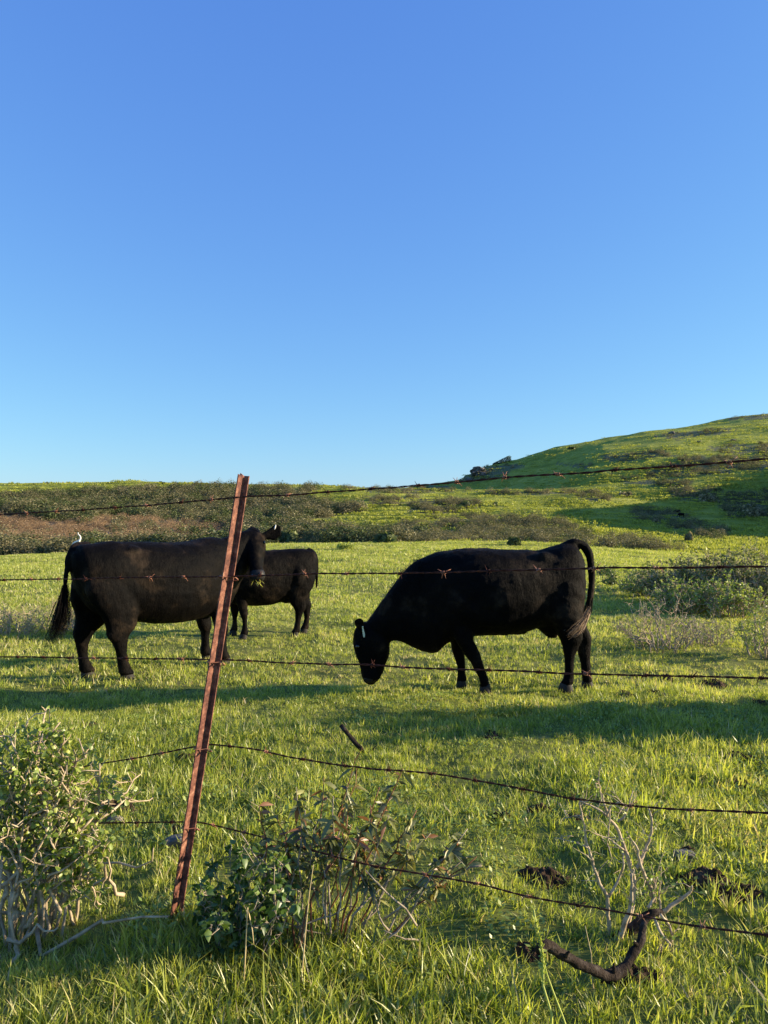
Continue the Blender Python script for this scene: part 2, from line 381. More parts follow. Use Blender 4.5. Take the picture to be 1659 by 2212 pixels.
# ------------------------------------------------------------------ scattered stuff
def scatter(name, pts, rotz, scl, idx, sources, label=None, cat=None, tilt=None):
    n = len(pts)
    me = bpy.data.meshes.new(name); me.vertices.add(n); me.vertices.foreach_set('co', np.asarray(pts, np.float32).ravel())
    rot = np.zeros((n, 3), np.float32); rot[:, 2] = rotz
    if tilt is not None: rot[:, :2] = tilt
    a = me.attributes.new('rot', 'FLOAT_VECTOR', 'POINT'); a.data.foreach_set('vector', rot.ravel())
    a = me.attributes.new('scl', 'FLOAT', 'POINT'); a.data.foreach_set('value', np.asarray(scl, np.float32))
    a = me.attributes.new('idx', 'INT', 'POINT'); a.data.foreach_set('value', np.asarray(idx, np.int32))
    me.update()
    o = bpy.data.objects.new(name, me); C.objects.link(o)
    col = bpy.data.collections.new(name + '_source')
    for s in sources: col.objects.link(s)
    for s in sources: me.materials.append(s.data.materials[0]) if s.data.materials[0].name not in me.materials else None
    ng = bpy.data.node_groups.new(name, 'GeometryNodeTree')
    ng.interface.new_socket('Geometry', in_out='INPUT', socket_type='NodeSocketGeometry')
    ng.interface.new_socket('Geometry', in_out='OUTPUT', socket_type='NodeSocketGeometry')
    gi = ng.nodes.new('NodeGroupInput'); go = ng.nodes.new('NodeGroupOutput')
    ip = ng.nodes.new('GeometryNodeInstanceOnPoints'); ci = ng.nodes.new('GeometryNodeCollectionInfo')
    ci.inputs['Collection'].default_value = col; ci.inputs['Separate Children'].default_value = True; ci.inputs['Reset Children'].default_value = True
    ip.inputs['Pick Instance'].default_value = True
    def at(nm, ty):
        x = ng.nodes.new('GeometryNodeInputNamedAttribute'); x.data_type = ty; x.inputs['Name'].default_value = nm
        return [q for q in x.outputs if q.enabled and q.name == 'Attribute'][0]
    er = ng.nodes.new('FunctionNodeEulerToRotation')
    ng.links.new(at('rot', 'FLOAT_VECTOR'), er.inputs[0]); ng.links.new(er.outputs[0], ip.inputs['Rotation'])
    ng.links.new(at('scl', 'FLOAT'), ip.inputs['Scale']); ng.links.new(at('idx', 'INT'), ip.inputs['Instance Index'])
    ng.links.new(ci.outputs[0], ip.inputs['Instance']); ng.links.new(gi.outputs[0], ip.inputs['Points'])
    ng.links.new(ip.outputs[0], go.inputs[0])
    md = o.modifiers.new('scatter', 'NODES'); md.node_group = ng
    tag(o, label, cat, kind='stuff')
    return o
def blades(name, mat, n, size, hmin, hmax, wid, lean=.5, tmin=0., tmax=.8, clump=5, strawp=.05, seg=2, bow=.5):
    """a tuft mesh of n tapering blades over a size x size tile"""
    V = []; Fc = []; T = []
    nc = max(1, n // clump); cen = rng.uniform(-size / 2, size / 2, (nc, 2)); ch = rng.uniform(hmin, hmax, nc) ; ct = rng.uniform(tmin, tmax, nc)
    for i in range(n):
        k = rng.integers(nc); b = cen[k] + rng.normal(0, size * .035, 2)
        h = ch[k] * rng.uniform(.55, 1.15); a = rng.uniform(0, 2 * math.pi); l = rng.uniform(.05, lean)
        dr = np.array([math.cos(a), math.sin(a)]); fa = rng.uniform(0, math.pi); sd_ = np.array([math.cos(fa), math.sin(fa), 0]) * wid * rng.uniform(.6, 1.3)
        p0 = np.array([b[0], b[1], -.02]); base = len(V)
        t = ct[k] + rng.uniform(-.15, .2)
        if rng.random() < strawp: t = rng.uniform(.9, 1.2)
        for q in range(seg + 1):
            f = q / seg
            c = p0 + np.array([dr[0] * l * h * f ** (1 + bow), dr[1] * l * h * f ** (1 + bow), h * (f - .25 * l * f * f)])
            if q < seg:
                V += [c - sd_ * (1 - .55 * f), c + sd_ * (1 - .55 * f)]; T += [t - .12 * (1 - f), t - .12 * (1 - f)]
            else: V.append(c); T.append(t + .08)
        for q in range(seg - 1): Fc.append((base + 2*q, base + 2*q + 1, base + 2*q + 3, base + 2*q + 2))
        Fc.append((base + 2 * (seg - 1), base + 2 * (seg - 1) + 1, base + 2 * seg))
    return mesh(name, V, Fc, mat, 'none', False, {'tint': T})
def broad(name, mat, n, size, s, h, tmin, tmax):
    V = []; Fc = []; T = []
    for i in range(n):
        c = np.array([*rng.uniform(-size / 2, size / 2, 2), rng.uniform(.2, 1) * h]); a = rng.uniform(0, 2 * math.pi); el = rng.uniform(-.2, 1.0)
        L = s * rng.uniform(.6, 1.4); d = np.array([math.cos(a) * math.cos(el), math.sin(a) * math.cos(el), math.sin(el)]); sd_ = np.array([-math.sin(a), math.cos(a), 0]) * L * .32
        b = len(V); t = rng.uniform(tmin, tmax)
        V += [c, c + d * L * .45 + sd_, c + d * L, c + d * L * .45 - sd_]; T += [t] * 4; Fc.append((b, b + 1, b + 2, b + 3))
    return mesh(name, V, Fc, mat, 'none', False, {'tint': T})

def field(name, d0, d1, step, um, zones, jit=1.0, scl=(.8, 1.25), nsrc=4, density=None, label=None, srcs=None, sink=0.):
    """points on the ground over a wedge wider than the view"""
    ys = np.arange(d0, d1, step); P_ = []
    for y in ys:
        xm = um * y + 1.2
        xs = np.arange(-xm, xm, step); P_.append(np.stack([xs, np.full(len(xs), y)], 1))
    P_ = np.concatenate(P_); P_ += rng.uniform(-.5, .5, P_.shape) * step * jit
    keep = np.ones(len(P_), bool)
    if zones is not None: keep = zones(P_[:, 0], P_[:, 1])
    P_ = P_[keep]; n = len(P_)
    z = H(P_[:, 0], P_[:, 1]) - sink
    sc = rng.uniform(scl[0], scl[1], n)
    if density is not None: sc *= density(P_[:, 0], P_[:, 1])
    ok = sc > .12
    P_ = P_[ok]; z = z[ok]; sc = sc[ok]; n = len(P_)
    e_ = max(step * .5, .08); gx = (H(P_[:, 0] + e_, P_[:, 1]) - H(P_[:, 0] - e_, P_[:, 1])) / (2 * e_); gy = (H(P_[:, 0], P_[:, 1] + e_) - H(P_[:, 0], P_[:, 1] - e_)) / (2 * e_)
    rz = rng.uniform(0, 2 * math.pi, n); c, s_ = np.cos(rz), np.sin(rz)
    tilt = np.stack([np.arctan(-gx * s_ + gy * c), -np.arctan(gx * c + gy * s_)], 1)
    return scatter(name, np.column_stack([P_, z]), rz, sc, rng.integers(0, len(srcs), n), srcs, label, 'grass', tilt)
# bare soil spots: (px, row, half width px, half height px)
SPOTS = [(245,1752,60,16),(380,1800,28,16),(1180,1900,60,24),(1520,1903,60,22),(1590,1935,60,18),(1150,2060,40,26),(1360,2115,75,20),(1600,1643,45,12),(1545,1482,24,8),(1415,1500,18,8),(1350,1503,22,8),(1165,1752,30,10),(1080,1765,22,8),(195,1571,18,8),(1645,1520,20,8),(1600,1700,30,10),(1250,1765,22,9),(1440,1468,14,5), (345,1640,20,9), (1490,1850,26,12),(410,1640,30,9),(1060,1590,20,8)]
sp = np.array(SPOTS, float); sx, sy, sz, sok = hit(sp[:, 0], sp[:, 1], 1.6, 40)
SPW = [(sx[i], sy[i], sp[i, 2] / F * sy[i], max(sp[i, 3] * sy[i] ** 2 / F / 1.5, .05)) for i in range(len(sp))]
def bare(x, y, g=.85):
    m = np.ones(len(x))
    for cx, cy, rx, ry in SPW:
        q = ((x - cx) / (rx * g)) ** 2 + ((y - cy) / (ry * g)) ** 2
        m *= np.clip((q - .55) / .5, 0, 1)
    return m
def dens(x, y):
    a = 1 + 1.1 * fbm(x / .55, y / .55, 31, 3) + .45 * fbm(x / 2.2, y / 2.2, 33, 2)
    return np.clip(a, .68, 1.8) * bare(x, y)
G = M['grass']
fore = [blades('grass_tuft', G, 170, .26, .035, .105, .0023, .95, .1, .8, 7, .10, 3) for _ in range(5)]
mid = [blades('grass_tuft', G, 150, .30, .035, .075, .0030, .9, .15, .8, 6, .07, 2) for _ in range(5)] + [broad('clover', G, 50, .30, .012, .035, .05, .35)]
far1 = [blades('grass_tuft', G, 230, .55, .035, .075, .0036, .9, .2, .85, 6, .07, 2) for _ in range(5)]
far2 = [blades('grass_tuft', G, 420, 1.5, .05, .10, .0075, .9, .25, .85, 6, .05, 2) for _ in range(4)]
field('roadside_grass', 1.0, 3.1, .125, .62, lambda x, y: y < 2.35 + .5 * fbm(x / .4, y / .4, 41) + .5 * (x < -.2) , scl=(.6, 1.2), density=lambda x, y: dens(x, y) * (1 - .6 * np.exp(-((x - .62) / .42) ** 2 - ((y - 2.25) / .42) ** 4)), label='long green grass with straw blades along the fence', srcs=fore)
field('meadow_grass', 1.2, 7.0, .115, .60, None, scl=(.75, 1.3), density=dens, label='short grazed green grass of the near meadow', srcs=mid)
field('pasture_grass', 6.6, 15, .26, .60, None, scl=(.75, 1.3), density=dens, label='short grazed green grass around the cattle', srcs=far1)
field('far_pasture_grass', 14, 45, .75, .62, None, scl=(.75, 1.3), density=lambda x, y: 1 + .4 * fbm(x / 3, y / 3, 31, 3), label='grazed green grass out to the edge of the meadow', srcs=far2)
weed = [broad('broad_leaf_weed', M['leaf'], 70, .26, .024, .05, .2, .95) for _ in range(3)]
field('broad_leaf_weeds', 1.2, 6.5, .2, .60, None, scl=(.5, 1.1), density=lambda x, y: np.where(fbm(x / .5, y / .5, 66, 3) > .14, 1., 0.) * bare(x, y, 1), label='low broad leaved weeds among the near grass', srcs=weed)
# taller tufts dotted through the meadow
tall = [blades('grass_tuft', G, 60, .16, .09, .17, .0034, .7, .3, .9, 12, .12, 3) for _ in range(4)]
field('tall_grass_tufts', 2.6, 13, .42, .60, None, scl=(.25, .9), density=lambda x, y: np.where(fbm(x / .8, y / .8, 61, 3) > .12, 1., 0.) * bare(x, y, 1) * (1 - .4 * sstep(6, 10, y)), label='taller tufts of green grass in the meadow', srcs=tall)

# ------------------------------------------------------------------ hill scrub
def cloud(n, rad, leaf, lumps=6, flat=.7, shear=(0, 0), tmin=0, tmax=1, rs=None, hollow=.55):
    """leaf faces spread through a lumpy crown standing on z=0"""
    rs = rs or rng
    V = []; T = []
    L = [(rs.uniform(-.55, .55, 2) * rad, rs.uniform(.35, .75) * rad) for _ in range(lumps)]
    for i in range(n):
        (c, r) = L[rs.integers(len(L))]; d = rs.normal(size=3); d /= np.linalg.norm(d); d[2] = abs(d[2]) * 1.0
        f = rs.uniform(hollow, 1.0) ** .5
        p = np.array([c[0] + d[0] * r * f, c[1] + d[1] * r * f, d[2] * r * f * flat * 2 * .75])
        p[0] += shear[0] * p[2]; p[1] += shear[1] * p[2]
        nrm = d + rs.normal(0, .55, 3); nrm /= np.linalg.norm(nrm)
        a = np.cross(nrm, [0.1, .2, 1]); a /= np.linalg.norm(a); b = np.cross(nrm, a)
        s = leaf * rs.uniform(.6, 1.4)
        V += [p - a * s, p + b * s * .55, p + a * s, p - b * s * .55]
        t = rs.uniform(tmin, tmax); T += [t] * 4
    return np.array(V), np.arange(4 * n, dtype=np.int32).reshape(-1, 4), T
def cloudsrc(name, mat, k, **kw):
    r = []
    for _ in range(k):
        V, Fc, T = cloud(**kw); r.append(mesh(name, V, Fc, mat, 'none', False, {'tint': T}))
    return r
scr = cloudsrc('scrub_clump', M['scrub'], 7, n=640, rad=1, leaf=.055, lumps=8, flat=1.05, tmin=.1, tmax=.75)
dryc = cloudsrc('dry_clump', M['scrub_dry'], 4, n=420, rad=1, leaf=.05, lumps=6, flat=.8, tmin=.1, tmax=.8)
grc = cloudsrc('green_clump', M['scrub_green'], 4, n=560, rad=1, leaf=.06, lumps=6, flat=1.0, tmin=0, tmax=.8)
def poly_scatter(name, polys, n, srcs, scl, label, keep=None, wig=True, sz=None):
    PTS = []; SC = []
    area = []
    for p in polys:
        a = np.array(p, float); x, y = a[:, 0], a[:, 1]
        area.append(abs(np.dot(x, np.roll(y, -1)) - np.dot(y, np.roll(x, -1))) / 2)
    tot = sum(area)
    for p, ar in zip(polys, area):
        a = np.array(p, float); m = int(n * ar / tot) + 2
        lo = a.min(0); hi = a.max(0); k = int(m * 2.4) + 10
        x = rng.uniform(lo[0], hi[0], k); y = rng.uniform(lo[1], hi[1], k)
        ok = inpoly(x + 18 * fbm(x / 40, y / 14, 51), y + 7 * fbm(x / 40, y / 14, 52), p)
        if keep is not None: ok &= keep(x, y)
        x = x[ok][:m]; y = y[ok][:m]
        if not len(x): continue
        X, Y, Z, o = hit(x, y, 20, 500); o &= Y > 42
        PTS.append(np.column_stack([X, Y, Z - .05])[o]); SC.append((rng.uniform(scl[0], scl[1], len(x)) * (1 + .25 * (Y > 230)))[o])
    PTS = np.concatenate(PTS); SC = np.concatenate(SC); m = len(PTS)
    return scatter(name, PTS, rng.uniform(0, 6.28, m), SC, rng.integers(0, len(srcs), m), srcs, label, 'scrub')
dn = lambda x, y: fbm(x / 60, y / 18, 71, 3) > -.22
poly_scatter('hillside_scrub', [LEFTSCRUB], 3300, scr + grc[:3], (.45, 1.8), 'grey green coastal scrub covering the left hillside', keep=lambda x, y: (fbm(x / 45, y / 14, 71, 3) > -.25) & ~((inpoly(x, y, DRY)) & (rng.random(len(x)) < .97)))
poly_scatter('dark_scrub', [LEFTSCRUB], 900, grc, (.8, 2.0), 'clusters of dark green shrubs in the scrub of the left hillside', keep=lambda x, y: (fbm(x / 38, y / 13, 75, 3) > .10) & ~inpoly(x, y, DRY))
poly_scatter('ridge_scrub', PATCHES, 2000, scr + [grc[0]], (.5, 1.2), 'patches of grey green scrub on the grassy ridge and far hill', keep=lambda x, y: fbm(x / 30, y / 9, 72, 3) > -.2)
poly_scatter('dry_brush', [DRY], 1300, dryc, (.6, 1.1), 'reddish dry brush at the foot of the left hillside')
# hill grass: chunky tufts that stand up in the low sun
htuft = [blades('hill_tuft', M['hillgrass'], 130, 4.5, .12, .34, .09, .9, .2, .9, 5, .02, 1) for _ in range(4)]
allhill = [(-250, 1036), (400, 1038), (960, 1045), (1120, 990), (1400, 925), (1659, 888), (1900, 860), (1900, 1210), (-250, 1210)]
def hillgrass():
    n = 5200; x = rng.uniform(-150, 1810, n); y = rng.uniform(890, 1200, n)
    X, Y, Z, o = hit(x, y, 20, 500)
    o &= (Y > 55) & ~inpoly(x, y, LEFTSCRUB)
    X, Y, Z = X[o], Y[o], Z[o]; m = len(X)
    return scatter('hill_grass', np.column_stack([X, Y, Z]), rng.uniform(0, 6.28, m), rng.uniform(.7, 1.2, m) * (1 + .4 * (Y > 230)), rng.integers(0, 4, m), htuft, 'bright green grass on the ridge and the far hill', 'grass')
hillgrass()
# shrubs one can tell apart on the hills
def far_shrub(name, px, row, wpx, hpx, mat, label, group, shear=(0, 0), n=900, leaf=.16, cat='shrub', d0=20):
    X, Y, Z = hit1(px, row, d0)
    rw = wpx / F * Y / 2; hh = hpx / F * Y
    V, Fc, T = cloud(n, 1, leaf / max(rw, .5) * 1.2 * max(1, Y / 130), 6, .6, (0, 0))
    ex = np.abs(V[:, 0]).max(); ez = V[:, 2].max()
    V = V * np.array([rw / ex, rw / ex, hh / ez]); V[:, 0] += shear[0] * V[:, 2]
    e = empty(name, (X, Y, Z), label, cat, group)
    mesh('foliage', V + np.array([X, Y, Z]), Fc, M[mat], e, False, {'tint': T})
    b = MB()
    for k in range(4):
        a = rng.uniform(0, 6.28); b.tube([[X, Y, Z - .1], [X + .2 * rw * math.cos(a), Y + .2 * rw * math.sin(a), Z + hh * .3], [X + .45 * rw * math.cos(a), Y + .45 * rw * math.sin(a), Z + hh * .6]], [.03 * hh + .02, .02 * hh + .01, .01 * hh], 5)
    b.build('stem', M['bark_grey'], e); return e
gd = 'dark shrubs at the foot of the left hillside'
far_shrub('shrub', 128, 1186, 62, 27, 'scrub_green', 'wide dark green rounded shrub left of the standing cow\'s rump', gd)
far_shrub('shrub', 78, 1196, 40, 20, 'scrub_green', 'low dark shrub in front of the widest rounded one, at the meadow edge', gd)
far_shrub('shrub', 12, 1199, 38, 20, 'scrub_green', 'dark shrub cut by the left edge of the photo at the meadow edge', gd)
far_shrub('shrub', 205, 1182, 50, 26, 'scrub_green', 'dark rounded shrub whose top shows just above the standing cow\'s rump', gd)
gm = 'dark shrubs in the gully behind the meadow'
far_shrub('shrub', 470, 1172, 66, 34, 'scrub_green', 'broad dark shrub behind the standing cow\'s neck, left of the post', gm)
far_shrub('shrub', 622, 1172, 50, 30, 'scrub_green', 'dark green shrub just right of the standing cow\'s ear', gm)
far_shrub('shrub', 745, 1170, 90, 34, 'scrub_green', 'widest dark shrub of the gully, above the calf\'s rump and to its right', gm)
far_shrub('shrub', 660, 1158, 60, 30, 'scrub_green', 'dark shrub in the gully right behind the calf\'s rump', gm)
far_shrub('shrub', 830, 1172, 60, 26, 'scrub_green', 'dark low shrub in the gully midway between calf and grazing cow', gm)
far_shrub('shrub', 690, 1140, 34, 20, 'scrub_green', 'small dark shrub above the gully, right of the standing cow\'s head', gm)
far_shrub('shrub', 905, 1158, 60, 24, 'scrub_green', 'dark shrub in the gully scrub straight above the grazing cow\'s neck', gm)
far_shrub('shrub', 1110, 1178, 36, 20, 'scrub_green', 'dark round shrub just above the grazing cow\'s back', gm)
gk = 'small shrubs along the skyline'
for px, row, wp, hp, lb in [(1088, 1001, 0, 0, ''), (1015, 1056, 18, 10, 'x')][:0]: pass
for px, row, wp, hp, lb in [(72, 1045, 9, 4, 'tiny shrub on the left skyline, leftmost of the pair'), (102, 1043, 9, 5, 'tiny shrub on the left skyline, rightmost of the pair'), (350, 1044, 16, 7, 'low shrub on the skyline midway between left edge and post'),
                            (1238, 967, 26, 5, 'flat dark shrub on the skyline of the far hill'), (1010, 1092, 24, 14, 'dark shrub in the scrub island left of the far hill foot'), (1068, 1091, 18, 11, 'small dark shrub at the right end of the scrub island')]:
    far_shrub('shrub', px, row + 2, wp, hp, 'scrub_green', lb, gk if row < 1050 else None, n=300)
for px, row, wp, hp, lb in [(1350, 1072, 34, 12, 'brown leafless looking bush casting a shadow on the green slope'), (1530, 1085, 50, 22, 'pale grey bush in the shaded slope at the right'), (1635, 1115, 70, 30, 'large pale grey bush at the right edge of the shaded slope'), (1487, 1170, 22, 24, 'green shrub at the gully mouth above the right thicket'), (1417, 1130, 20, 12, 'small dark bush where the scrub tongue meets the shaded slope')]:
    far_shrub('bush', px, row, wp, hp, 'scrub', lb, 'bushes on the right hand slopes', n=500, cat='bush')

# windswept tree, crag and boulders on the far hill
def far_tree():
    X, Y, Z = hit1(1068, 1004, 200); s = Y / F
    e = empty('windswept_tree', (X, Y, Z), 'low windswept dark tree leaning left beside the crag on the far hill', 'tree')
    V = []; Fc = []; T = []
    for i in range(1500):
        t = rng.uniform(0, 1) ** .8; th = (2 + 13 * t ** .7) ; up = rng.uniform(-.5, .5)
        p = np.array([(-4 + 40 * t) * s, rng.uniform(-7, 7) * s * t, (1 + 14 * t + up * th * .9) * s])
        if t > .93: p[2] = (10 + rng.uniform(-5, 8)) * s
        a = rng.normal(size=3); a /= np.linalg.norm(a); b = np.cross(a, [.3, .1, 1.]); q = .34
        k = len(V); V += [p - a * q, p + b * q * .5, p + a * q, p - b * q * .5]; T += [rng.uniform(0, .6)] * 4; Fc.append((k, k + 1, k + 2, k + 3))
    mesh('crown', np.array(V) + [X, Y, Z], Fc, M['scrub_green'], e, False, {'tint': T})
    b = MB(); b.tube([[X + 30 * s, Y, Z - .4], [X + 26 * s, Y, Z + 5 * s], [X + 18 * s, Y, Z + 7 * s]], [.35, .28, .2], 6); b.build('trunk', M['bark_grey'], e)
far_tree()
import bmesh
def rock(name, loc, size, mat, label, cat, group=None, seed=1, sub=3, rough=.35, sink=.25):
    bm = bmesh.new(); bmesh.ops.create_icosphere(bm, subdivisions=sub, radius=1)
    V = np.array([v.co[:] for v in bm.verts]); Fc = [[v.index for v in f.verts] for f in bm.faces]; bm.free()
    d = 1 + rough * fbm(V[:, 0] * 1.7 + seed * 7, V[:, 1] * 1.7 + V[:, 2] * 2.3, seed, 4) + rough * .5 * fbm(V[:, 2] * 3 + seed, V[:, 0] * 3, seed + 9, 3)
    V = np.sign(V) * np.abs(V) ** .8 * d[:, None] * np.array(size); V[:, 2] += size[2] * (1 - sink)
    o = mesh(name, V, Fc, mat, None, False); o.location = loc
    return tag(o, label, cat, group)
X, Y, Z = np.array([hit1(a, b, 150) for a, b in zip([1034, 1046, 1060, 1012, 1450, 1416, 1510, 1585, 1395], [1028, 1026, 1016, 1040, 939, 944, 954, 951, 1062])]).T
names = ['tall grey crag jutting from the left shoulder of the far hill', 'pale flat boulder just right of the crag', 'small rock halfway between crag and windswept tree', 'low rock at the foot of the crag', 'brown boulder near the skyline of the far hill', 'smaller boulder left of the brown one', 'pale rock among scrub high on the far hill', 'whitish rock high on the far hill, near the right edge']
szs = [(3.4, 3, 2.5), (1.4, 1, .9), (1, .8, .8), (1.6, 1, 1.1), (1.5, 1.1, 1.), (.9, .7, .7), (.9, .7, .4), (1, .6, .4)]
for k in range(8):
    rock('crag' if k == 0 else 'boulder', (X[k], Y[k], Z[k] - .3), szs[k], M['crag'], names[k], 'rock' if k == 0 else 'boulder', None if k == 0 else 'boulders on the far hill', k + 1, 4 if k == 0 else 2, .6)

# ------------------------------------------------------------------ branches and leaves
def wig(p0, p1, n=9, amp=.06, bow=.15, rs=None):
    p0 = np.asarray(p0, float); p1 = np.asarray(p1, float); L = np.linalg.norm(p1 - p0)
    t = np.linspace(0, 1, n)[:, None]; pts = p0 + (p1 - p0) * t
    d = rng.normal(size=(n, 3)); d = (d + np.roll(d, 1, 0)) / 2; d[0] = 0; d[-1] = 0
    pts = pts + d * amp * L; pts[:, 2] += (np.sin(t * math.pi) * bow * L)[:, 0]
    return pts
class Leaves:
    def __init__(s): s.V = []; s.F = []; s.T = []
    def add(s, p, d, L, W, t, droop=.25, shape='round'):
        d = np.asarray(d, float); d /= np.linalg.norm(d) + 1e-9
        a = np.cross(d, rng.normal(size=3)); a /= np.linalg.norm(a) + 1e-9; n = np.cross(a, d)
        k = len(s.V)
        if shape == 'round': pr = [(.0, 0), (.35, .6), (.7, 1), (.95, .55)]
        elif shape == 'lance': pr = [(.0, 0), (.3, .9), (.6, .85), (1., 0)]
        else: pr = [(.0, .2), (.25, 1), (.6, .7), (1., 0)]
        V = []
        for f, wd in pr:
            c = np.asarray(p) + d * L * f + np.array([0, 0, -droop * L * f * f])
            V += [c - a * W * wd + n * W * .3 * wd, c, c + a * W * wd + n * W * .3 * wd]
        s.V += V; s.T += [t] * 12
        for q in range(3):
            b = k + 3 * q; s.F += [(b, b + 1, b + 4, b + 3), (b + 1, b + 2, b + 5, b + 4)]
    def build(s, name, mat, parent): return mesh(name, np.array(s.V), np.array(s.F, dtype=np.int32), mat, parent, False, {'tint': s.T})
def stem(mb, lv, path, r0, r1, ntw, twl, leafL, nleaf, shape='round', start=.45, tw_r=.0022, bare=.15, up=.5, ratio=.55, tr=(.1, .9), droop=.2):
    n = len(path); mb.tube(path, np.linspace(r0, r1, n), 6, rng.uniform(0, 1))
    for k in range(ntw):
        f = rng.uniform(start, 1); i = min(int(f * (n - 1)), n - 2); q = f * (n - 1) - i
        p = path[i] * (1 - q) + path[i + 1] * q
        d = rng.normal(size=3); d[2] += up; d /= np.linalg.norm(d)
        e = p + d * twl * rng.uniform(.5, 1.3)
        tp = wig(p, e, 4, .12, .1); mb.tube(tp, np.linspace(tw_r * 1.5, tw_r * .6, 4), 4)
        if rng.random() < bare: continue
        for j in range(nleaf):
            g = rng.uniform(.25, 1); lp = p + (e - p) * g; ld = d * .7 + rng.normal(size=3) * .8 + np.array([0, 0, .3])
            lv.add(lp, ld, leafL * rng.uniform(.6, 1.25), leafL * ratio * .5 * rng.uniform(.8, 1.2), rng.uniform(*tr), droop, shape)
def onground(px, row):
    X, Y, Z, o = hit([px], [row], 1.2, 60); return np.array([X[0], Y[0], Z[0]])

# left foreground shrub with pale crooked wood
def left_shrubs():
    specs = [('pale wooded shrub with small round leaves at the lower left corner, its top bushiest', (35, 1995), 2.62,
              [((60,1560),2.6),((100,1530),2.65),((20,1590),2.5),((130,1560),2.6),((0,1640),2.6),((120,1610),2.7),((-60,1560),2.6),((-40,1650),2.5),((30,1700),2.6),((-100,1700),2.6),((90,1590),2.5),((140,1600),2.62),((-120,1620),2.7),((60,1640),2.62)]),
             ('leafy shrub leaning right between the corner shrub and the rusty post', (95, 2000), 2.7,
              [((150,1640),2.6),((215,1650),2.65),((235,1700),2.7),((190,1720),2.6),((160,1760),2.7),((120,1730),2.6),((200,1790),2.6),((110,1820),2.5),((150,1690),2.8),((60,1800),2.6),((180,1850),2.6),((225,1830),2.8)])]
    for lab, (bx, by), bd, tg in specs:
        b0 = P(bx, by, bd); b0[2] = gz(b0[0], b0[1]) - .03
        e = empty('shrub', tuple(b0), lab, 'shrub', 'pale wooded shrubs in the lower left foreground')
        mb = MB(); lv = Leaves()
        for (tx, ty), td in tg:
            p1 = P(tx, ty, td); st = b0 + np.append(rng.normal(0, .07, 2), 0)
            path = wig(st, p1, 11, .05, .05)
            stem(mb, lv, path, .0062, .0025, 21, .07, .022, 7, 'round', .5, .0017, .12, .5, .8)
            for q in range(2):
                k = rng.integers(3, 8); s2 = path[k]; e2 = s2 + rng.normal(0, .12, 3) + [0, 0, .1]
                stem(mb, lv, wig(s2, e2, 7, .08, .05), .005, .002, 6, .06, .021, 5, 'round', .4, .0016, .35, .5, .8)
        for q in range(9):       # bare crooked sticks low down
            s2 = b0 + np.append(rng.normal(0, .10, 2), rng.uniform(.02, .25)); e2 = s2 + np.array([rng.normal(0, .16), rng.normal(0, .1), rng.uniform(.03, .25)])
            mb.tube(wig(s2, e2, 8, .09, .0), np.linspace(.0085, .002, 8), 5)
        mb.build('branches', M['bark'], e); lv.build('leaves', M['leaf'], e)
left_shrubs()

